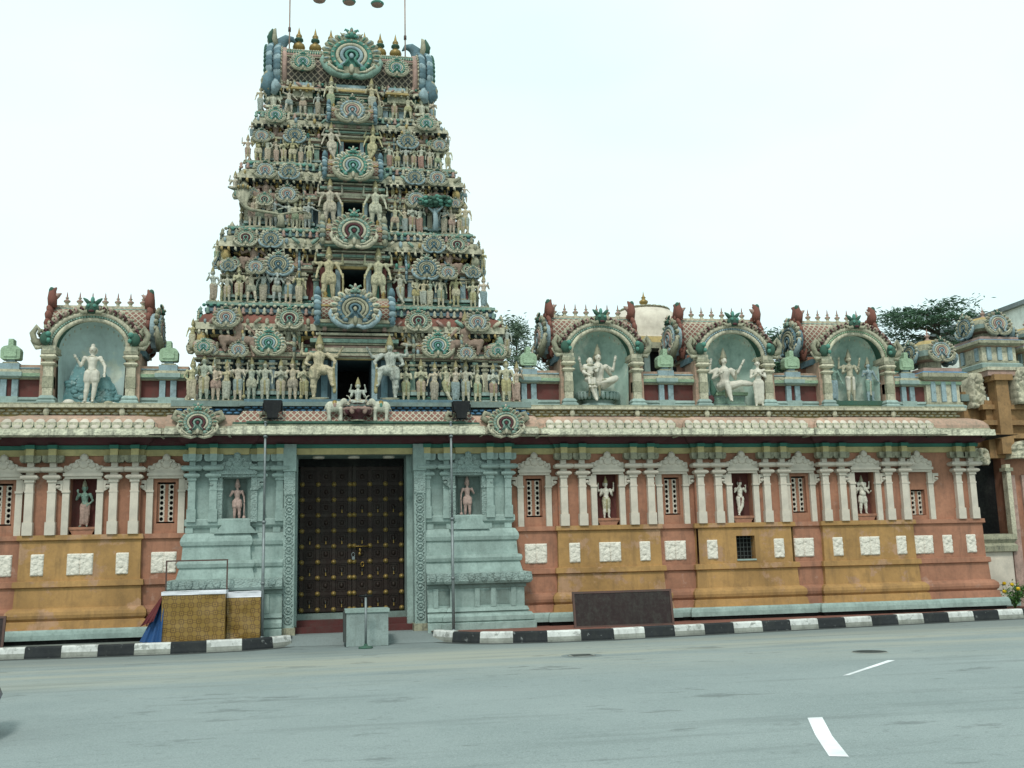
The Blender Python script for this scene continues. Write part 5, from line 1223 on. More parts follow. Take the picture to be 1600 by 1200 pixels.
# ------------------------------------------------------------------ arched shrines on the wall roof
def shrine(cx, label, mural, ringm, hill=False, kud=False):
    root = empty('roof_shrine', (cx, .25, 5.5)); tag(root, label, 'roof shrine', 'arched shrines standing on the wall roof')
    zs = 1.42; rad = .88      # springing height of the arch, inner radius
    # recess: curved back painted with a mural
    b = MB(); prof = [(-.74, 0), (-.78, 1.3)]+[(-rad*math.cos(R(180)*i/20)*.95, zs+.03+rad*.76*math.sin(R(180)*i/20)) for i in range(21)]+[(.78, 1.3), (.74, 0)]
    vs = []; rows_ = 6
    for j in range(rows_+1):
        t = j/rows_; sc = max(0, math.cos(t*math.pi/2))**.30; dy = .58*math.sin(t*math.pi/2)
        for x, z in prof: vs.append((x*sc, dy, z*sc))
    n = len(prof); fs = [(j*n+i, j*n+i+1, (j+1)*n+i+1, (j+1)*n+i) for j in range(rows_) for i in range(n-1)]
    b.add(vs, fs, mural, True); b.box(-.8, .8, .0, .6, -.04, .04, 'stone'); b.build('painted_recess', root)
    if hill:
        rr = random.Random(3)
        for x0, x1, hh in ((-.72, .05, 1.25), (-.1, .70, .85)):
            b = MB(); pts = [(x0, .05)]; k = 16
            for i in range(k+1):
                t = i/k; pts.append((x0+(x1-x0)*t, .1+hh*(1-abs(2*t-.9)**1.3)*.95+rr.uniform(-.05, .05)))
            pts = [(x, max(.05, z)) for x, z in pts]; pts.append((x1, .05)); b.prism(pts, .34, .42, 'mural_hill')
            for i in range(26): b.ell((rr.uniform(x0+.1, x1-.1), .34, rr.uniform(.1, hh*.6)), (.10, .04, .06), 'mural_hill', u=6, w=4)
            b.build('painted_hill', root)
        b = MB()
        for i in range(40): b.ell((rr.uniform(-.7, .7), rr.uniform(-.05, .3), rr.uniform(.0, .10)), (rr.uniform(.08, .16), .1, rr.uniform(.04, .10)), 'statue_white' if i % 2 else 'stone', u=7, w=5)
        b.build('rock_base', root)
    # side posts
    for s in (-1, 1):
        b = MB(); x = s*.98
        b.box(x-.16, x+.16, -.14, .6, 0, 1.32, 'peach'); xa = s*.98-.04*s
        b.sweep([(xa-.15, .0), (xa-.15, -.26), (xa+.15, -.26), (xa+.15, .0)], [(.02, 0), (.06, 0), (.07, .10), (.02, .14), (.04, .18), (0, .24), (-.03, .26)], 'granite', caps=False)
        b.box(xa-.11, xa+.11, -.24, 0, .24, .98, 'cream'); b.box(xa-.12, xa+.12, -.25, 0, .44, .72, 'stone')
        b.sweep([(xa-.11, .0), (xa-.11, -.24), (xa+.11, -.24), (xa+.11, .0)], [(-.02, .96), (.03, .98), (.06, 1.02), (.03, 1.06), (-.03, 1.08), (-.02, 1.12), (.04, 1.14), (.08, 1.19), (.04, 1.25), (-.02, 1.26)], 'cream', caps=False)
        b.box(xa-.17, xa+.17, -.29, .3, 1.26, 1.34, 'stone'); b.box(xa-.15, xa+.15, -.27, .3, 1.34, 1.46, 'cream')
        b.box(s*.98+s*.10-.12, s*.98+s*.10+.12, .1, .8, 1.30, 1.46, 'steel_blue')
        b.build('side_column', root)
        # beast at the foot of the arch
        b = MB(); x = s*1.02; b.ell((x, -.30, 1.62), (.13, .12, .17), 'dark_green', u=10, w=7); b.ell((x-s*.08, -.38, 1.72), (.07, .08, .07), 'teal'); b.ell((x-s*.10, -.42, 1.56), (.05, .06, .06), 'teal')
        b.tube([(x+s*.1, -.25, 1.5), (x+s*.24, -.26, 1.55), (x+s*.30, -.26, 1.75), (x+s*.20, -.27, 1.92), (x+s*.13, -.27, 1.82), (x+s*.18, -.28, 1.72)], [.07, .08, .075, .06, .05, .03], 'stone', seg=7)
        b.tube([(x+s*.05, -.22, 1.45), (x+s*.2, -.22, 1.42), (x+s*.34, -.2, 1.60)], [.06, .07, .03], 'cream', seg=6); b.build('arch_beast', root)
    # arch: cream roll, bead ring, cream roll, leaf fringe, lion face on top
    def arc(r, y, n=30, e=.84): return [(-r*math.cos(R(180)*i/n), y, zs+r*e*math.sin(R(180)*i/n)) for i in range(n+1)]
    b = MB(); e = .84
    pts = [(-1.02*math.cos(R(180)*i/32)*1.0, zs+1.02*e*math.sin(R(180)*i/32)) for i in range(33)]; inn = [(.82*math.cos(R(180)*i/32), zs+.70*math.sin(R(180)*i/32)) for i in range(33)]
    ring = [(-x, z) for x, z in inn]
    vs = [(x, -.14, z) for x, z in pts]+[(x, -.14, z) for x, z in ring]+[(x, .25, z) for x, z in ring]+[(x, .25, z) for x, z in pts]; n = 33
    b.add(vs, [(i, i+1, n+i+1, n+i) for i in range(32)]+[(n+i, n+i+1, 2*n+i+1, 2*n+i) for i in range(32)]+[(3*n+i, 3*n+i+1, i+1, i) for i in range(32)], 'dark_green')
    b.tube(arc(.85, -.16, 30, e), .055, 'cream', seg=8); b.tube(arc(1.03, -.16, 30, e), .062, 'cream', seg=8)
    for i in range(44):
        t = R(180)*(i+.5)/44; b.ell((-.94*math.cos(t), -.17, zs+.94*e*math.sin(t)), (.036, .035, .036), ringm, u=6, w=5)
    b.build('arch_ring', root)
    b = MB()
    for i in range(27):
        t = R(180)*(i+.5)/27
        if abs(i-13) < 1: continue
        rot = Matrix.Rotation(t-math.pi/2, 3, 'Y'); c = (-1.15*math.cos(t), -.14, zs+1.15*e*math.sin(t))
        b.ell(c, (.075, .09, .13), 'stone', rot, u=7, w=6); b.tube([(c[0], -.2, c[2]-.04), (c[0]+.04, -.24, c[2]+.02), (c[0], -.24, c[2]+.07), (c[0]-.03, -.22, c[2]+.03)], [.03, .035, .03, .015], 'maroon' if i % 2 else 'pink', seg=5)
        b.ell((-1.26*math.cos(t+.02), -.14, zs+1.26*e*math.sin(t+.02)), (.035, .05, .035), 'stone', u=6, w=4)
    b.tube(arc(1.10, -.08, 30, e), .05, 'stone', seg=6); b.build('leaf_fringe', root)
    b = MB(); zt = zs+.98
    b.ell((0, -.24, zt), (.17, .14, .14), 'dark_green', u=10, w=7)
    for s in (-1, 1):
        b.ell((s*.075, -.37, zt+.04), (.045, .04, .045), 'teal', u=7, w=5); b.tube([(s*.06, -.22, zt+.1), (s*.15, -.22, zt+.2), (s*.22, -.22, zt+.26)], [.06, .05, .015], 'dark_green', seg=6); b.tube([(s*.1, -.3, zt-.1), (s*.2, -.3, zt-.12), (s*.3, -.28, zt-.04)], [.06, .05, .02], 'stone', seg=6)
    b.ell((0, -.24, zt+.2), (.05, .06, .10), 'teal'); b.ell((0, -.36, zt-.09), (.07, .05, .035), 'maroon'); b.build('lion_face', root)
    # small white drops painted round the inside of the arch
    b = MB()
    for i in range(13):
        t = R(12)+R(156)*i/12; b.ell((-.72*math.cos(t), .10, zs+.02+.58*math.sin(t)), (.014, .014, .035), 'cream', u=6, w=4)
    b.build('drop', root)
    # barrel roof behind with end rims and seven finials
    N = 24; b = MB(); poly = [(.62*math.cos(R(-48)+R(276)*i/N), .60*math.sin(R(-48)+R(276)*i/N)) for i in range(N+1)]
    b.M = Matrix.Translation((0, 1.25, 2.16)) @ Matrix.Rotation(R(90), 4, 'Z'); b.prism(poly, -1.14, 1.14, 'lattice_red'); b.M = Matrix.Identity(4)
    b.box(-1.2, 1.2, 1.13, 1.37, 2.74, 2.80, 'cream'); b.tube([(-1.12, .93, 2.64), (1.12, .93, 2.64)], .045, 'pale_teal', seg=7); b.tube([(-1.12, .83, 2.57), (1.12, .83, 2.57)], .035, 'cream', seg=7)
    b.box(-1.05, 1.05, .62, 1.5, 0, 1.62, 'terracotta'); b.box(-1.15, 1.15, .64, 1.55, 1.46, 1.54, 'stone'); b.box(-1.10, 1.10, .66, 1.5, 1.54, 1.64, 'steel_blue'); b.build('barrel_roof', root)
    f = MB(); f.lathe([(.09, 0), (.10, .02), (.05, .05), (.04, .09), (.085, .13), (.09, .16), (.04, .19), (.03, .22), (.055, .24), (.02, .27), (.012, .36), (0, .42)], ['cream']*4+['pink']*3+['cream', 'pink']+['red']*2, seg=8)
    f = mesh_of(f, 'finial')
    for i in range(7): part_of(f, 'finial', root, (-.93+.31*i, 1.25, 2.79), .95)
    for s in (-1, 1):
        part_of(RIM_R, 'scaled_rim', root, (s*1.20, 1.1, 2.14), (.36, .62, .68))
        if s == (1 if cx < 0 else -1): part_of(KU[3 if kud else 1], 'horseshoe_medallion', root, (s*1.36, .95, 2.12), .55, rz=R(90)*s)
        q = MB(); q.tube([(0, -.1, 0), (-s*.0, -.16, .22), (s*.02, -.1, .42), (-s*.06, -.05, .52)], [.11, .12, .09, .02], 'red', seg=7); q.tube([(s*.02, -.12, .15), (-s*.1, -.12, .3), (-s*.2, -.12, .36)], [.06, .07, .015], 'pink', seg=6)
        q.ell((s*.04, -.12, .42), (.07, .08, .10), 'dark_green'); q = q.build('rim_crest', root); q.location = (s*1.16, .9, 2.66)
    return root
shrine(-6.16, 'arched roof shrine left of the tower with a white man before blue painted hills', 'mural', 'pale_teal', hill=True)
shrine(6.66, 'arched roof shrine nearest the tower on its right, holding a seated couple', 'mural_green', 'pale_teal')
shrine(10.40, 'middle arched roof shrine right of the tower with a blue bead ring', 'mural_green', 'pale_blue')
shrine(14.02, 'arched roof shrine farthest right holding three standing figures', 'mural_green', 'pale_green', kud=True)
def fig(name, prims, loc, sc, label, voxel=.009, crown=None, cmats=None, hd=None, rz=0, mirror=False, group='large figures inside the roof shrines'):
    me = remesh_parts(prims, 'figure', voxel); o = bpy.data.objects.new(name, me); COL.objects.link(o)
    if crown is not None: part_of(crown, 'headdress', o, (hd[0], hd[1]+.012, hd[2]+.03))
    o.location = loc; o.scale = (-sc if mirror else sc, sc, sc); o.rotation_euler.z = rz; tag(o, label, 'statue', group); return o
SW = 'statue_white'
fig('statue', human(pel=(.0, 0, .52), head=(0, -.015, .925), skin=SW, cloth=SW, gold='cream', face=True, hands=True, skirt='short', knees=[(-.07, -.015, .275), (.055, -.02, .28)], feet=[(-.095, 0, .03), (.03, -.02, .03)], weight=1.08, sh=.125,
    arms=[(-1, (-.19, .01, .64), (-.25, -.07, .76)), (1, (.205, .0, .64), (.215, -.06, .50))]), (-6.16, .30, 5.62), 1.42, 'white standing man with one hand on his hip in the left roof shrine', crown=crown_mesh('bun', SW, SW), hd=(0, -.015, .90))
SIT = human(pel=(0, 0, .30), chest=(0, 0, .52), head=(0, -.02, .725), skin=SW, cloth=SW, gold='stone', face=True, hands=True, hips=.07, knees=[(-.16, -.16, .30), (.24, -.14, .36)], feet=[(-.09, -.18, .03), (.05, -.20, .30)], toes=[(0, -1, -.2), (-1, 0, 0)], weight=1.35, sh=.13,
    arms=[(-1, (-.21, .02, .44), (-.16, -.14, .44)), (1, (.21, .0, .44), (.13, -.13, .52)), (-1, (-.26, .04, .52), (-.30, -.02, .66)), (1, (.26, .04, .52), (.28, -.02, .68))])
SIT2 = SIT+[(t[0],)+tuple(t[1:]) for t in human(pel=(-.17, -.10, .36), chest=(-.16, -.10, .50), head=(-.16, -.11, .64), skin=SW, cloth=SW, gold='stone', hips=.04, knees=[(-.2, -.2, .34), (-.12, -.2, .34)], feet=[(-.2, -.22, .22), (-.13, -.22, .22)], weight=.7, sh=.08, arms=[(-1, (-.27, -.12, .46), (-.22, -.18, .42)), (1, (-.06, -.12, .48), (-.02, -.12, .55))])]
fig('statue', SIT2, (6.62, .36, 5.70), 1.68, 'pale four-armed couple seated with one leg hanging in the shrine nearest the tower', crown=crown_mesh('tall', 'stone', 'stone'), hd=(0, -.02, .71))
b = MB(); b.lathe([(.40, 0), (.52, .05), (.50, .12), (.40, .16), (.46, .24), (.58, .34), (.60, .44), (.50, .48), (0, .50)], ['dark_green', 'granite', 'granite', 'granite_dark', 'dark_green', 'dark_green', 'granite', 'granite'], (0, 0, 0), 18, sy=.55)
for k in range(14):
    t = math.pi+math.pi*(k+.5)/14; b.ell((.56*math.cos(t), .30*math.sin(t), .36), (.07, .05, .12), 'granite', u=6, w=5)
o = b.build('lotus_seat', loc=(6.66, .62, 5.54)); tag(o, 'dark green lotus seat under the seated couple in the shrine nearest the tower', 'statue base')
SIT3 = human(pel=(0, 0, .30), chest=(0, 0, .51), head=(.0, -.02, .72), skin=SW, cloth=SW, gold='stone', face=True, hands=True, hips=.07, knees=[(-.03, -.17, .31), (.26, -.08, .33)], feet=[(.02, -.20, .03), (.48, -.10, .31)], toes=[(0, -1, -.2), (1, 0, 0)], weight=1.3, sh=.125,
    arms=[(-1, (-.20, .0, .42), (-.12, -.14, .48)), (1, (.20, .0, .42), (.16, -.13, .50)), (-1, (-.25, .04, .52), (-.24, -.02, .68)), (1, (.26, .04, .52), (.33, -.02, .68))])
fig('statue', SIT3, (10.20, .36, 5.70), 1.62, 'pale four-armed figure seated on a green bench with one leg hanging in the middle shrine', crown=crown_mesh('tall', 'stone', 'stone'), hd=(0, -.02, .71))
b = MB(); b.box(-.6, .78, -.05, .45, .0, .10, 'pale_green'); b.box(-.55, .74, .0, .45, .10, .38, 'granite'); b.box(-.6, .80, -.06, .45, .38, .47, 'pale_green'); b.box(-.50, .70, -.012, 0, .15, .33, 'pale_teal')
o = b.build('bench_seat', loc=(10.10, .50, 5.55)); tag(o, 'pale green bench under the figure seated in the middle shrine', 'statue base')
fig('statue', human(skin=SW, cloth=SW, gold=SW, face=True, skirt='long', hands=False, arms=[(-1, (-.15, -.02, .63), (-.02, -.12, .70)), (1, (.15, -.02, .63), (.02, -.12, .70))]), (11.06, .08, 5.56), 1.28, 'white standing attendant with joined palms at the right edge of the middle shrine', crown=crown_mesh('fan', 'stone', 'stone'), hd=H0, rz=R(-20))
b = MB(); b.ell((0, 0, .20), (.20, .14, .16), 'maroon', u=10, w=7); b.tube([(0, -.05, .3), (-.03, -.08, .5), (-.08, -.1, .62)], [.08, .05, .04], 'pale_blue', seg=8); b.ell((-.09, -.12, .66), (.05, .07, .045), 'blue'); b.tube([(.1, 0, .25), (.2, .05, .45), (.16, .08, .75)], [.06, .10, .03], 'dark_green', seg=7)
for s in (-1, 1): b.tube([(s*.06, 0, .1), (s*.07, -.03, 0)], .02, 'stone', seg=5)
o = b.build('bird_statue', loc=(9.66, .30, 5.58)); tag(o, 'small blue and maroon bird statue beside the bench of the middle shrine', 'statue')
zc = 5.66
b = MB(); b.box(-.84, .84, -.06, .5, -.14, -.02, 'pale_green'); b.box(-.80, .80, -.1, .5, -.02, .10, 'dark_green'); o = b.build('figure_plinth', loc=(14.02, .30, 5.66)); tag(o, 'low dark green plinth under the three standing figures of the farthest shrine', 'statue base')
fig('statue', human(skin='cream', cloth='statue_white', gold='stone', face=True, weight=1.05, hands=True, arms=[(-1, (-.18, -.03, .62), (-.14, -.16, .66)), (1, (.18, -.03, .62), (.14, -.16, .66)), (-1, (-.23, .03, .74), (-.24, -.02, .90)), (1, (.23, .03, .74), (.24, -.02, .90))]), (13.98, .42, zc+.10), 1.30, 'tall cream four-armed figure standing in the centre of the farthest right shrine', crown=crown_mesh('tall', 'stone', 'stone'), hd=H0)
fig('statue', human(pel=(-.01, 0, .52), skin='pale_teal', cloth='pale_blue', gold='stone', bust=True, skirt='long', arms=[(-1, (-.17, .0, .65), (-.13, -.10, .72)), (1, (.17, -.02, .64), (.20, -.06, .50))]), (13.44, .36, zc+.10), 1.08, 'pale green woman left of the cream figure in the farthest right shrine', crown=crown_mesh('tall', 'stone', 'stone'), hd=H0)
fig('statue', human(pel=(.01, 0, .52), skin='pale_blue', cloth='pale_teal', gold='cream', bust=True, skirt='dhoti', arms=[(-1, (-.17, .0, .65), (-.13, -.10, .72)), (1, (.18, -.02, .64), (.24, -.06, .50))]), (14.52, .36, zc+.10), 1.10, 'blue woman in turquoise right of the cream figure in the farthest right shrine', crown=crown_mesh('tall', 'stone', 'stone'), hd=H0)
# ------------------------------------------------------------------ cobra, tree group, elephants, lotus goddess on the tower
cxt = CU(10.4)
b = MB(); y = TIERS[2][2]-.0
b.tube([(-1.0, y, 10.80), (-1.25, y-.03, 10.84), (-1.5, y-.04, 10.80), (-1.75, y-.04, 10.74), (-2.0, y-.04, 10.78), (-2.3, y-.04, 10.82), (-2.5, y-.03, 10.84), (-2.64, y-.02, 10.92), (-2.68, y-.02, 11.05)], [.015, .025, .03, .035, .038, .04, .045, .05, .07], 'stone', seg=8)
b.tube([(-2.66, y, 10.92), (-2.70, y, 11.05), (-2.72, y, 11.20), (-2.72, y, 11.32), (-2.72, y, 11.42)], [.05, .10, .17, .20, .15], 'cream', seg=14, flat=.38)
for i in range(7): b.ell((-2.90+.06*i, y-.09, 11.42+.05*math.sin(math.pi*i/6)), (.035, .07, .05), 'ochre_old' if i % 2 else 'stone')
b.tube([(-1.75, y-.0, 10.40), (-1.73, y-.02, 10.56), (-1.76, y-.02, 10.72)], [.12, .09, .09], 'stone', seg=10)
o = b.build('cobra'); tag(o, 'long white hooded cobra held by figures on the left of the middle tier', 'statue')
b = MB(); b.lathe([(0, -.3), (.16, -.28), (.18, -.2), (.14, -.16), (.16, .0)], 'stone', seg=10); tr = empty('carved_tree', (2.34, TIERS[2][2]-.02, 10.45)); tag(tr, 'carved tree with dark green crown on the right side of the middle tier', 'carved tree')
b = MB(); b.tube([(0, 0, 0), (.02, 0, .3), (-.01, 0, .62)], [.09, .07, .06], 'pale_blue', seg=8); b.tube([(0, 0, .5), (-.2, -.02, .68)], [.05, .02], 'pale_blue', seg=6); b.tube([(0, 0, .5), (.22, -.02, .70)], [.05, .02], 'pale_blue', seg=6); b.build('trunk', tr)
b = MB(); rr = random.Random(5)
for i in range(90): 
    a = rr.uniform(0, 6.28); q = rr.uniform(0, 1)**.5; b.ell((.44*q*math.cos(a), .16*q*math.sin(a)-.05, .83+rr.uniform(-.16, .16)*(1-q*q*.5)), (.07, .05, .05), 'dark_green' if i % 3 else 'teal', u=6, w=4)
b.build('crown', tr)
def elephant(cx, y, z, sc, s, label):
    E_ = 'elephant_white'
    pr = [('e', (0, 0, .62), (.34, .19, .24), E_), ('e', (-.20, 0, .60), (.20, .18, .24), E_), ('e', (.36, 0, .80), (.15, .13, .17), E_), ('e', (.33, 0, .86), (.11, .14, .09), E_),
          ('c', (.20, 0, .70), (.36, 0, .80), .15, .12, E_), ('c', (.47, 0, .78), (.58, 0, .72), .075, .055, E_), ('c', (.58, 0, .72), (.64, 0, .86), .052, .042, E_), ('c', (.64, 0, .86), (.56, 0, 1.04), .042, .032, E_), ('c', (.56, 0, 1.04), (.47, 0, 1.08), .030, .024, E_),
          ('c', (.46, -.06, .72), (.60, -.08, .66), .022, .010, 'cream'), ('c', (.46, .06, .72), (.60, .08, .66), .022, .010, 'cream'),
          ('e', (.27, -.13, .76), (.09, .03, .13), E_), ('e', (.27, .13, .76), (.09, .03, .13), E_), ('c', (-.38, 0, .70), (-.46, 0, .42), .02, .012, E_)]
    for x, yy, kx in ((.22, -.10, .25), (.16, .10, .22), (-.24, -.10, -.26), (-.30, .10, -.24)):
        pr += [('c', (x, yy, .50), (kx, yy, .28), .095, .07, E_), ('c', (kx, yy, .28), (x+.01, yy, .05), .068, .075, E_)]
    pr += [('e', (-.02, 0, .655), (.15, .205, .21), 'pink' if s > 0 else 'teal'), ('e', (-.02, 0, .66), (.17, .198, .225), 'old_gold')]
    me = remesh_parts(pr, 'elephant_statue', .018); o = bpy.data.objects.new('elephant_statue', me); COL.objects.link(o)
    o.location = (cx, y, z); o.scale = (sc*s, sc, sc); tag(o, label, 'elephant statue', 'white elephants above the doors')
elephant(-.34, -1.0, 5.0, .58, 1, 'white elephant statue with pink saddle cloth left of the seated goddess above the doors')
elephant(.74, -1.0, 5.0, .58, -1, 'white elephant statue with green saddle cloth right of the seated goddess above the doors')
b = MB(); b.box(-2.4, 2.8, -1.08, -.55, 4.95, 4.995, 'dark_green'); o = b.build('statue_shelf'); tag(o, 'narrow dark green ledge carrying the elephants and goddess above the doors', 'ledge')
b = MB(); b.lathe([(.16, 0), (.18, .03), (.13, .06), (.12, .10), (.22, .16), (.34, .25), (.38, .31), (.28, .33), (0, .34)], ['stone', 'maroon', 'maroon', 'maroon', 'maroon', 'pink', 'maroon', 'maroon'], seg=16)
for k in range(12):
    t = 2*math.pi*k/12; b.ell((.29*math.cos(t), .29*math.sin(t), .25), (.07, .07, .10), 'maroon' if k % 2 else 'pink', u=6, w=5)
o = b.build('lotus_seat', loc=(.20, -1.05, 4.99)); tag(o, 'maroon lotus seat between the two white elephants', 'statue base')
statue('seated', .20, -1.03, 5.33, .66, 'seated goddess on a maroon lotus between two white elephants', 'figures above the doors', 'tall', ped=False)
# floodlights, street rods, barrier, boxes --------------------------------
def flood(x, s, label):
    r = empty('floodlight', (x, -1.12, 5.06)); r.scale = (.78, .8, .84); tag(r, label, 'floodlight', 'black floodlights above the doors')
    b = MB(); b.prism([(-.27, .50), (.27, .50), (.24, .22), (.17, .16), (.15, .0), (-.15, .0), (-.17, .16), (-.24, .22)], -.10, .12, 'black_metal'); b.prism([(-.29, .50), (.29, .50), (.26, .20), (-.26, .20)], .12, .15, 'black_metal'); b.build('housing', r)
    b = MB(); b.box(-.30, -.27, -.02, .05, .1, .42, 'black_metal'); b.box(.27, .30, -.02, .05, .1, .42, 'black_metal'); b.box(-.30, .30, -.02, .05, -.03, .0, 'black_metal'); b.box(-.02, .02, 0, .4, -.04, -.01, 'steel'); b.build('bracket', r)
flood(-1.80, 1, 'black floodlight on the roof edge above the left of the doors')
flood(2.70, -1, 'black floodlight on the roof edge above the right of the doors')
for x, lab in ((-1.96, 'tall thin grey pole standing behind the gold boxes left of the doors'), (2.44, 'tall thin grey pole standing on the kerb right of the doors')):
    r = empty('metal_pole', (x, -1.10, 0)); tag(r, lab, 'pole', 'thin grey poles in front of the gateway')
    b = MB(); b.tube([(0, 0, -.02), (0, 0, 2.6)], .036, 'steel', seg=10); b.tube([(0, 0, 2.6), (0, 0, 4.95)], .028, 'steel', seg=10); b.lathe([(.0, 4.95), (.04, 4.95), (.04, 4.98), (0, 5.0)], 'steel', seg=8); b.build('shaft', r)
    b = MB(); b.lathe([(.09, .0), (.09, .012), (.045, .015), (.045, .05)], 'steel', seg=12); b.build('base_plate', r)
    for z in (1.2, 2.6, 4.6):
        b = MB(); b.lathe([(.036, z), (.05, z), (.05, z+.06), (.036, z+.06)], 'steel', seg=10); b.build('collar', r)
r = empty('plinth_block', (.36, -1.45, -.12)); r.scale = (1, 1, .93); tag(r, 'square grey granite-faced block standing in front of the doors', 'stone block')
b = MB(); b.box(-.44, .50, -.32, .36, -.1, .74, 'concrete'); b.box(-.47, .53, -.35, .39, .70, .78, 'granite'); b.box(-.50, -.44, -.3, .3, 0, .72, 'iron'); b.build('block_body', r)
r = empty('barrier_post', (.33, -2.25, RZ)); tag(r, 'thin chrome post on a round foot with a black cross head before the block', 'barrier post')
b = MB(); b.lathe([(0, .0), (.16, .0), (.16, .03), (.08, .05), (.03, .07)], 'dark_green', seg=16); b.build('foot', r)
b = MB(); b.tube([(0, 0, .05), (0, 0, 1.12)], .028, 'steel', seg=10); b.tube([(0, 0, .05), (0, 0, .10)], .04, 'dark_green', seg=10); b.build('post', r)
b = MB(); b.tube([(-.15, 0, 1.14), (.15, 0, 1.14)], .022, 'black_metal', seg=8); b.ell((0, 0, 1.14), (.05, .05, .04), 'black_metal'); b.build('cross_head', r)
def crumple_box(x0, x1, y0, y1, z0, z1, mat, amp=.01, seed=1, n=14):
    b = MB(); rr = random.Random(seed)
    def face(o_, ua, va, nu, nv):
        vs = []; o_, ua, va = Vector(o_), Vector(ua), Vector(va); N_ = ua.cross(va).normalized()
        for j in range(nv+1):
            for i in range(nu+1):
                p = o_+ua*i/nu+va*j/nv; e = 0 if i in (0, nu) or j in (0, nv) else 1
                vs.append(p+N_*e*amp*(noise.noise(p*3+Vector((seed, 0, 0)))*1.4+noise.noise(p*8)*.5))
        b.add(vs, [(j*(nu+1)+i, j*(nu+1)+i+1, (j+1)*(nu+1)+i+1, (j+1)*(nu+1)+i) for j in range(nv) for i in range(nu)], mat, True)
    X, Y, Z = x1-x0, y1-y0, z1-z0
    face((x0, y0, z0), (X, 0, 0), (0, 0, Z), n*2, n); face((x1, y0, z0), (0, Y, 0), (0, 0, Z), n, n); face((x0, y1, z0), (0, -Y, 0), (0, 0, Z), n, n)
    face((x0, y0, z1), (X, 0, 0), (0, Y, 0), n, n); face((x1, y1, z0), (-X, 0, 0), (0, 0, Z), 4, 4); return b
r = empty('wrapped_table', (-3.46, -1.40, 0)); tag(r, 'large table wrapped in shiny gold woven-pattern sheet with white top edge', 'wrapped table', 'gold-wrapped tables left of the doors')
crumple_box(-.66, .70, -.05, .62, .0, 1.03, 'wrap_gold', .022, 3).build('wrapping', r); crumple_box(-.675, .715, -.065, .635, 1.03, 1.11, 'white_sheet', .012, 5, 8).build('white_top', r)
r = empty('wrapped_table', (-2.30, -1.10, 0)); tag(r, 'smaller gold-wrapped table against the pole with clear plastic over its top', 'wrapped table', 'gold-wrapped tables left of the doors')
crumple_box(-.44, .30, -.05, .55, .0, .93, 'wrap_gold', .028, 9).build('wrapping', r); crumple_box(-.45, .31, -.06, .56, .93, 1.05, 'white_sheet', .02, 11, 8).build('white_top', r)
r = empty('frame_stand', (-3.45, -.95, 1.0)); tag(r, 'rusty thin rectangular metal frame standing up behind the larger gold-wrapped table', 'metal frame')
b = MB()
for x in (-.66, .68): b.box(x-.016, x+.016, -.016, .016, -1.0, .80, 'rust')
b.build('upright', r); b = MB(); b.box(-.66, .68, -.015, .015, .768, .80, 'rust'); b.build('top_bar', r)
def drape(pts_top, pts_bot, mat, name, seed, n=16, rows=12):
    b = MB(); vs = []
    for j in range(rows+1):
        for i in range(n+1):
            a = Vector(pts_top[0]).lerp(Vector(pts_top[1]), i/n); c = Vector(pts_bot[0]).lerp(Vector(pts_bot[1]), i/n); p = a.lerp(c, j/rows)
            p.y += .05*math.sin(i*1.1+seed)*j/rows+.03*noise.noise(p*4); vs.append(p)
    k = len(vs); vs += [Vector(v)+Vector((0, .012, 0)) for v in vs]
    fs = [(j*(n+1)+i, j*(n+1)+i+1, (j+1)*(n+1)+i+1, (j+1)*(n+1)+i) for j in range(rows) for i in range(n)]; fs += [tuple(q+k for q in f[::-1]) for f in fs]
    b.add(vs, fs, mat, True); return b.build(name)
r = drape([(-4.12, -1.2, 1.0), (-4.06, -1.42, 1.06)], [(-4.62, -1.15, .02), (-4.10, -1.50, .0)], 'tarp_blue', 'blue_cloth', 1); tag(r, 'blue cloth hanging off the left end of the larger gold-wrapped table', 'cloth')
r = drape([(-4.18, -1.05, 1.0), (-4.08, -1.38, 1.04)], [(-4.62, -1.0, .35), (-4.28, -1.46, .48)], 'tarp_red', 'red_cloth', 4); r.location = (0, -.06, 0); tag(r, 'dark red cloth folded over the blue cloth beside the gold-wrapped table', 'cloth')
# leaning rusty sheets
def sheet(x0, x1, z, label, y=-1.55):
    b = MB(); b.M = Matrix.Translation(((x0+x1)/2, y, -.02)) @ Matrix.Rotation(R(-9), 4, 'X'); w = (x1-x0)/2
    b.box(-w, w, -.02, .02, .01, z, 'rust_sheet'); b.box(-w, w, -.035, -.02, z-.05, z, 'rust'); b.box(-w, -w+.05, -.035, -.02, .01, z-.05, 'rust'); b.box(w-.05, w, -.035, -.02, .01, z-.05, 'rust'); b.box(-w+.05, w-.05, -.03, -.02, .0, .05, 'rust')
    o = b.build('rusty_sheet'); tag(o, label, 'metal sheet', 'rusty metal sheets leaning against the wall'); return o
sheet(5.27, 7.76, .86, 'long dark rusty metal sheet leaning against the wall right of the gateway', -1.5)
sheet(-10.2, -7.44, .70, 'dark rusty metal sheet leaning against the wall at the left edge', -1.1)
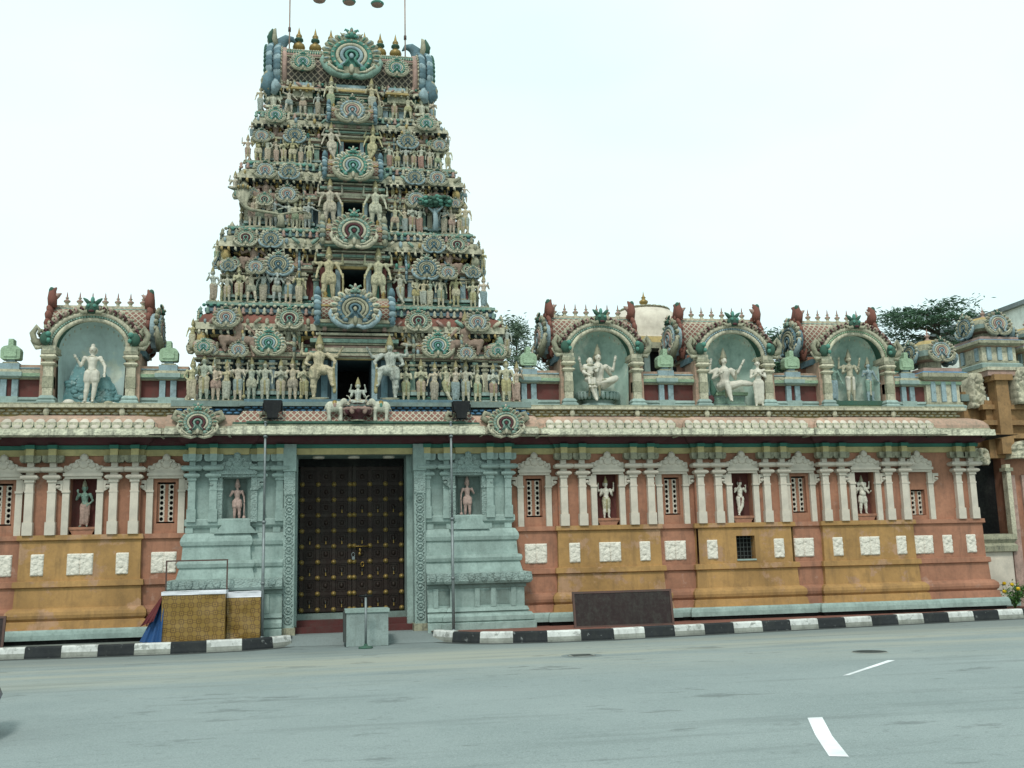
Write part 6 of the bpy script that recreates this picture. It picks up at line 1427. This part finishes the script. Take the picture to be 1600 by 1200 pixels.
# rods with hanging shades beside the barrel roof
r = empty('lamp_frame', (.03, 2.3, 16.05)); tag(r, 'frame of two thin rods carrying three small lamp shades above the tower top', 'lamp frame')
for x in (-1.66, 1.66):
    b = MB(); b.tube([(x, 0, -.3), (x, 0, 2.3)], .022, 'pink', seg=6); b.tube([(x, 0, .7), (x, 0, .82)], .045, 'rust', seg=6); b.build('rod', r)
b = MB(); b.tube([(-1.66+3.32*i/20, 0, 2.3+.5*math.sin(math.pi*i/20)) for i in range(21)], .03, 'pink', seg=6); b.build('arch_bar', r)
for x in (-.83, .03, .85):
    b = MB(); b.lathe([(.0, .20), (.04, .20), (.06, .12), (.16, .06), (.20, .02), (.17, -.03), (0, -.05)], ['pink', 'pink', 'dark_green', 'teal', 'teal', 'pink'], (x, 0, 1.76), 12); b.tube([(x, 0, 1.96), (x, 0, 2.3+.5*math.sin(math.pi*(x+1.66)/3.32))], .012, 'rust', seg=5); b.build('lamp_shade', r)
# ------------------------------------------------------------------ dome behind, kuta at the wall end, pavilion at the right
r = empty('domed_shrine', (10.69, 8.4, 0)); tag(r, 'low cream domed shrine with bronze finial behind the wall between the first two right shrines', 'shrine')
b = MB(); b.box(-1.3, 1.3, -1.2, 1.5, 0, 7.3, 'terracotta'); b.box(-1.25, 1.25, -.9, 1.4, 7.3, 8.8, 'shade_black')
for x in (-1.25, -.4, .4, 1.25): b.box(x-.10, x+.10, -1.3, -1.15, 5, 8.7, 'granite_dark')
b.build('walls', r)
b = MB(); b.sweep([(-1.35, 1.5), (-1.35, -1.4), (1.35, -1.4), (1.35, 1.5)], [(-1.3, 8.55), (.12, 8.58), (.14, 8.78), (0, 9.02), (-1.2, 9.06)], ['granite_dark', 'stone', 'ochre_old', 'dome_cream']); b.build('cornice', r)
b = MB(); b.lathe([(1.36, 9.02), (1.34, 9.1), (1.37, 9.35), (1.33, 9.65), (1.2, 9.92), (.96, 10.15), (.62, 10.3), (.3, 10.36), (0, 10.38)], 'dome_cream', seg=32)
for k in range(26):
    t = 2*math.pi*k/26; b.ell((.80*math.cos(t), .80*math.sin(t), 10.24), (.14, .14, .05), 'stone', u=6, w=4)
b.build('dome', r)
b = MB(); b.lathe([(.5, 10.28), (.5, 10.36), (.3, 10.40), (.11, 10.42), (.09, 10.47), (.15, 10.53), (.16, 10.60), (.08, 10.66), (.05, 10.69), (.09, 10.73), (.04, 10.78), (.02, 10.86), (0, 10.99)], ['stone', 'stone', 'cream']+['old_gold']*9, seg=14); b.build('finial', r)
def kuta_tower(parent, x, y, z, w, h, name='roof_turret'):
    q = empty(name, (x, y, z)); q.parent = parent
    b = MB(); sq = [(-w, w), (-w, -w), (w, -w), (w, w)]
    b.sweep(sq, [(0, 0), (.10, 0), (.12, .12), (.05, .16), (.05, .22), (0, .24), (0, h*.42), (.10, h*.44), (.20, h*.48), (.20, h*.54), (.08, h*.57), (.08, h*.62), (-.1, h*.64)], ['granite', 'granite', 'granite', 'stone', 'stone', 'cream', 'peach', 'stone', 'stone', 'blue', 'pink', 'stone'], closed=True)
    for e in (-.62, .0, .62): b.box(e*w-.07, e*w+.07, -w-.05, -w+.01, .245, h*.42-.003, 'pale_blue')
    for s in (-1, 1):
        for e in (-.6, .6): b.box(-w-.05 if s < 0 else w-.01, -w+.01 if s < 0 else w+.05, e*w-.07, e*w+.07, .245, h*.42-.003, 'pale_blue')
    b.lathe([(w*.75, h*.62), (w*.62, h*.66), (w*.60, h*.74), (w*.95, h*.77), (w*1.1, h*.82), (w*1.15, h*.90), (w*.95, h*1.0), (w*.55, h*1.07), (0, h*1.1)], ['stone', 'cream', 'pink', 'stone', 'granite', 'stone', 'ochre_old', 'stone'], seg=8, smooth=False)
    b.build('turret_body', q)
    for a in range(4):
        t = R(90)*a; part_of(KU[3 if a % 2 else 1], 'horseshoe_medallion', q, (math.sin(t)*w*1.12, -math.cos(t)*w*1.12, h*.88), w*.62, rz=t)
    part_of(f_, 'finial', q, (0, 0, h*1.09), .9); return q
f_ = MB(); f_.lathe([(.09, 0), (.10, .02), (.05, .05), (.04, .09), (.085, .13), (.09, .16), (.04, .19), (.03, .22), (.055, .24), (.02, .27), (.012, .36), (0, .42)], 'pink', seg=8); f_ = mesh_of(f_, 'finial')
kuta_tower(wr, 16.72, .75, 5.5, .52, 1.95)
b = MB(); b.prism([(-.75, 0), (-.75, .9), (-.5, 1.5), (0, 1.75), (.5, 1.5), (.75, .9), (.75, 0)], 0, .4, 'stone'); q = b.build('gable', wr); q.location = (15.35, 1.3, 5.9)
part_of(KU[0], 'horseshoe_medallion', wr, (15.35, 1.22, 6.95), .72)
PV = empty('corner_pavilion', (0, 0, 0)); tag(PV, 'ochre and terracotta temple pavilion with stone carvings at the right edge', 'pavilion')
b = MB(); b.box(18.9, 24, 1.0, 6, -.3, 4.2, 'terracotta'); 
for k in range(9): b.box(19.05+k*.42, 19.25+k*.42, .93, 1.0, .1, 3.7, 'pink')
b.box(18.75, 24, .8, 1.0, -.3, .35, 'granite'); b.build('lower_wall', PV)
b = MB(); b.box(17.75, 18.85, 1.3, 5.5, 0, 4.4, 'shade_black'); b.build('dark_passage', PV)  # solid block, its black colour stands in for the shaded opening
b = MB(); b.box(17.72, 18.75, .7, 1.2, -.3, 1.5, 'white_trim'); b.sweep([(17.72, 1.2), (17.72, .7), (18.75, .7), (18.75, 1.2)], [(0, 1.5), (.10, 1.52), (.12, 1.68), (.05, 1.75), (.08, 1.80), (.12, 1.86), (.10, 2.0), (-.1, 2.02)], 'stone'); b.box(17.9, 18.55, .67, .7, .45, 1.3, 'white_trim'); b.box(17.66, 18.8, .62, 1.2, .0, .22, 'granite'); b.build('low_pier', PV)
b = MB(); b.box(18.82, 18.96, .7, .9, 1.9, 4.0, 'cream'); b.box(18.76, 19.02, .66, .92, 3.8, 3.9, 'stone'); b.box(18.78, 19.0, .68, .9, -.2, 1.9, 'pink'); b.build('slender_column', PV)
b = MB(); b.box(18.5, 24, .9, 5, 4.2, 5.9, 'brown_plaster')
b.box(18.72, 19.12, .62, 1.0, 4.3, 6.6, 'brown_plaster'); b.box(18.62, 19.22, .52, 1.0, 6.45, 6.62, 'brown_plaster'); b.box(20.3, 20.7, .62, 1.0, 4.3, 6.6, 'brown_plaster')
for zz, dd, mm in ((5.15, .18, 'brown_plaster'), (5.62, .12, 'brown_plaster'), (4.75, .25, 'brown_plaster')): b.box(18.45-dd, 24, .9-dd, 1.0, zz, zz+.14, mm)
b.box(18.0, 18.6, 1.2, 4, 4.3, 6.2, 'brown_plaster'); b.box(17.9, 18.7, 1.1, 4, 5.15, 5.3, 'brown_plaster'); b.box(17.85, 18.7, 1.05, 4, 5.9, 6.1, 'granite_dark'); b.build('upper_storey', PV)
def rough_stone(name, cx, cy, z0, w, h, seed):
    b = MB(); rr = random.Random(seed); nx, nz_ = 22, 30; vs = []
    pk = [(rr.uniform(-w, w), rr.uniform(0, h), rr.uniform(.03, .09)) for _ in range(90)]
    for j in range(nz_+1):
        t = j/nz_; ww = w if t < .6 else w*(.35+.65*math.sqrt(max(0, 1-((t-.6)/.42)**2)))
        for i in range(nx+1):
            x = -ww+2*ww*i/nx; z = t*h; d = .0
            for a, c, r0 in pk:
                q = math.hypot(x-a, z-c)
                if q < r0: d = max(d, .09*math.sqrt(1-(q/r0)**2))
            vs.append((cx+x, cy-d-(0 if i in (0, nx) or j in (0, nz_) else .04), z0+z))
    n = len(vs); vs += [(x, cy+.35, z) for x, y, z in vs]; L = nx+1
    fs = [(j*L+i, j*L+i+1, (j+1)*L+i+1, (j+1)*L+i) for j in range(nz_) for i in range(nx)]
    for j in range(nz_): fs += [(j*L, (j+1)*L, (j+1)*L+n, j*L+n), (j*L+nx, j*L+nx+n, (j+1)*L+nx+n, (j+1)*L+nx)]
    fs += [(nz_*L+i, nz_*L+i+1, nz_*L+i+1+n, nz_*L+i+n) for i in range(nx)]
    b.add(vs, fs, 'cream', True); return b.build(name, PV)
rough_stone('carved_panel', 18.36, 1.05, 5.68, .25, 1.05, 1); rough_stone('carved_panel', 19.72, .62, 5.75, .36, 1.1, 2); rough_stone('carved_pediment', 19.75, .62, 4.15, .75, .52, 3); rough_stone('carved_pediment', 18.1, 1.0, 4.0, .40, .5, 4)
b = MB(); b.box(18.6, 24, .75, 4, 6.50, 6.60, 'brown_plaster'); b.box(18.52, 24, .64, 4, 6.60, 6.76, 'pink'); b.box(18.48, 24, .60, 4, 6.76, 6.855, 'cream'); b.build('cornice', PV)
kuta_tower(PV, 19.12, 1.45, 6.86, .56, 1.52); kuta_tower(PV, 20.75, 1.7, 6.86, .52, 1.3)
# ------------------------------------------------------------------ white building far right
BW = empty('white_building', (0, 0, 0)); tag(BW, 'white office building with a thin roof edge and square windows behind the pavilion', 'building')
b = MB(); b.box(38.35, 56, 9, 44, 0, 15.0, 'building_white'); b.build('wall', BW); b = MB(); b.box(38.1, 56.2, 8.8, 44.2, 15.0, 15.25, 'steel'); b.build('roof', BW)
for i in range(8):
    for zz in (11.6, 7.8, 4.0):
        q = empty('window', (38.35, 11+i*4, zz)); q.parent = BW
        b = MB(); b.box(-.03, .0, -.75, .75, 0, 1.9, 'granite'); b.build('pane', q); b = MB()
        for a_, c_, e_, g_ in ((-.85, -.75, -.08, 1.98), (.75, .85, -.08, 1.98), (-.75, .75, -.08, 0), (-.75, .75, 1.9, 1.98)): b.box(-.10, .0, a_, c_, e_, g_, 'building_white')
        b.build('frame', q)
b = MB(); b.box(28.5, 38.2, 24, 30, 0, 12.2, 'building_white'); o = b.build('wall', BW); b = MB(); b.box(28.3, 38.3, 23.8, 30.2, 12.2, 12.4, 'cream'); b.build('roof', BW)
# ------------------------------------------------------------------ trees
def tree(name, x, y, z0, h, w, label, leaf, layered=False, n=4200, seed=1, ls=.22, dens=26):
    rr = random.Random(seed); r = empty(name, (x, y, 0)); tag(r, label, 'tree')
    b = MB(); b.tube([(0, 0, -.4), (.1, 0, h*.3), (-.15, .1, h*.6), (.05, 0, h*.92)], [.30, .24, .15, .04], 'bark', seg=9); cl = []
    for i in range(dens):
        if layered: zz = z0+(h-z0)*(i/(dens-1))**.9; rad = w*(1-.35*(i/(dens-1))**2.2)*rr.uniform(.35, 1)
        else: zz = rr.uniform(z0, h*.97); rad = w*math.sqrt(max(.08, 1-((zz-(z0+h)/2)/((h-z0)/2))**2))*rr.uniform(.2, 1)
        a = rr.uniform(0, 6.28); c = Vector((rad*math.cos(a), rad*math.sin(a)*.7, zz)); cl.append(c)
        st = Vector((0, 0, zz-abs(rad)*(.15 if layered else .5))); b.tube([st, st.lerp(c, .5)+Vector((0, 0, .1)), c], [.08, .05, .02], 'bark', seg=5)
    b.build('trunk', r); b = MB(); vs = []; fs = []
    for i in range(n):
        c = cl[i % len(cl)]; sx = (w*.30 if layered else w*.26)
        p = c+Vector((rr.gauss(0, sx*.55), rr.gauss(0, sx*.5), rr.gauss(0, (.10) if layered else sx*.42)))
        d1 = Vector((rr.uniform(-1, 1), rr.uniform(-1, 1), rr.uniform(-.5, .5))).normalized()*ls*rr.uniform(.6, 1.4); d2 = Vector((rr.uniform(-1, 1), rr.uniform(-1, 1), rr.uniform(-1, 1))).normalized()*ls*.6
        k = len(vs); vs += [p-d1, p-d2*.5, p+d1, p+d2*.5]; fs.append((k, k+1, k+2, k+3))
    b.add(vs, fs, leaf); b.build('crown', r); return r
tree('cedar_tree', 36.9, 30, 9.6, 16.3, 4.3, 'wide flat-layered dark cedar behind the farthest right roof shrine', 'leaf_dark', True, 14000, 3, .17, 64)
tree('cedar_tree', 41.6, 34, 11.5, 16.6, 2.6, 'smaller flat-layered dark cedar reaching toward the white building', 'leaf_dark', True, 4200, 6, .20, 22)
tree('leafy_tree', 9.9, 28, 8.0, 14.6, 2.3, 'grey-green rounded tree between the tower and the first right shrine', 'leaf_grey', False, 6500, 8, .14, 34)
tree('leafy_tree', 12.5, 31, 9.5, 16.0, 1.6, 'taller airy tree with bare twigs just left of the first right shrine', 'leaf_grey', False, 2600, 9, .12, 40)
tree('bushy_tree', 25.0, 27, 8.5, 14.0, 1.9, 'low dark bushy tree seen between the middle and last shrines', 'leaf_dark', False, 3600, 10, .16, 22)
tree('bushy_tree', 32.0, 26, 8.0, 12.6, 1.9, 'low dark bushy tree seen under the cedar beside the last shrine', 'leaf_dark', False, 3600, 12, .16, 22)
tree('leafy_tree', 14.5, 27, 8.0, 12.8, 1.9, 'dark tree filling the gap behind the dome and first right shrine', 'leaf_dark', False, 3600, 14, .16, 22)
# plants at the right end of the wall
def plant(x, y, h, n, seed, label, leaf='leaf_bright', fl=None):
    rr = random.Random(seed); r = empty('leafy_plant', (x, y, -.02)); tag(r, label, 'plant', 'plants at the foot of the wall end'); b = MB(); vs = []; fs = []; st = MB(); tips = []
    for i in range(16):
        a = rr.uniform(0, 6.28); t = Vector((math.cos(a)*rr.uniform(.1, .42), math.sin(a)*rr.uniform(.05, .3), h*rr.uniform(.5, 1))); tips.append(t); st.tube([(0, 0, 0), t*.5+Vector((0, 0, .06)), t], [.012, .008, .004], 'leaf_bright', seg=4)
    for i in range(n):
        t = rr.choice(tips)*rr.uniform(.3, 1.05); p = t+Vector((rr.gauss(0, .05), rr.gauss(0, .05), rr.gauss(0, .04))); d1 = Vector((rr.uniform(-1, 1), rr.uniform(-1, 1), rr.uniform(-.2, .9))).normalized()*.085; d2 = Vector((rr.uniform(-1, 1), rr.uniform(-1, 1), 0)).normalized()*.022
        k = len(vs); vs += [p-d1*.4, p-d2, p+d1, p+d2]; fs.append((k, k+1, k+2, k+3))
    b.add(vs, fs, leaf); b.build('leaves', r); st.build('stems', r)
    if fl:
        q = MB(); 
        for i in range(5): c = rr.choice(tips)*1.02; q.ell(c, (.06, .06, .05), fl, u=6, w=4)
        q.build('flowers', r)
plant(17.95, -.25, .75, 500, 1, 'small plant with yellow flowers at the right foot of the wall', fl='petal_yellow')
plant(18.5, -.45, .62, 700, 2, 'dense dark green plant with red flowers near the pavilion', fl='petal_red'); plant(19.1, -.35, .55, 700, 3, 'low green plant at the far right edge beside the pavilion wall')
# ------------------------------------------------------------------ car at the left edge
CA = empty('parked_car', (-6.70, -12.6, RZ)); tag(CA, 'dark red car, only its rounded rear showing at the left edge', 'car')
prof = [(-2.05, .35), (-2.1, .62), (-1.95, .82), (-1.0, .95), (-.45, 1.38), (.9, 1.40), (1.55, 1.0), (2.0, .92), (2.12, .60), (2.06, .30)]
b = MB(); vs = []; ns = 9; ww = [0, .3, .55, .72, .80, .72, .55, .3, 0]
cs = [(-.82, .86), (-.80, .97), (-.6, 1.0), (0, 1.01), (.6, 1.0), (.80, .97), (.82, .86)]
for y_, k in cs:
    for x, z in prof: vs.append((x*(.97 if abs(y_) > .79 else 1), y_*(1 if z < .96 else .82), .3+(z-.3)*k))
n = len(prof); fs = [(j*n+i, j*n+i+1, (j+1)*n+i+1, (j+1)*n+i) for j in range(len(cs)-1) for i in range(n-1)]+[tuple(range(n)), tuple(range(len(vs)-1, len(vs)-n-1, -1))]
b.add(vs, fs, 'car_red', True); b.box(-1.95, 1.95, -.78, .78, .16, .34, 'black_metal'); b.build('body', CA)
b = MB(); b.tube([(2.08, -.7, .42), (2.17, -.3, .42), (2.19, 0, .42), (2.17, .3, .42), (2.08, .7, .42)], .12, 'car_blue', seg=8); b.build('bumper', CA)
for y_ in (-.74, .74):
    for x in (-1.3, 1.3):
        q = MB(); q.M = Matrix.Translation((x, y_*1.07, .31)) @ Matrix.Rotation(R(90), 4, 'X'); q.lathe([(0, -.1), (.30, -.1), (.31, -.06), (.31, .06), (.30, .1), (0, .1)], 'rubber', seg=20); q.lathe([(0, -.105), (.18, -.105), (.18, .105), (0, .105)], 'steel', seg=14, smooth=False); q.build('wheel', CA)
for s in (-1, 1):
    b = MB(); b.prism([(-.85, .98), (-.42, 1.30), (.85, 1.31), (1.35, .98)], s*.70-.02, s*.70+.02, 'car_glass'); b.build('side_window', CA)
    b = MB(); b.ell((2.05, s*.6, .72), (.06, .14, .10), 'tarp_red'); b.build('tail_light', CA)
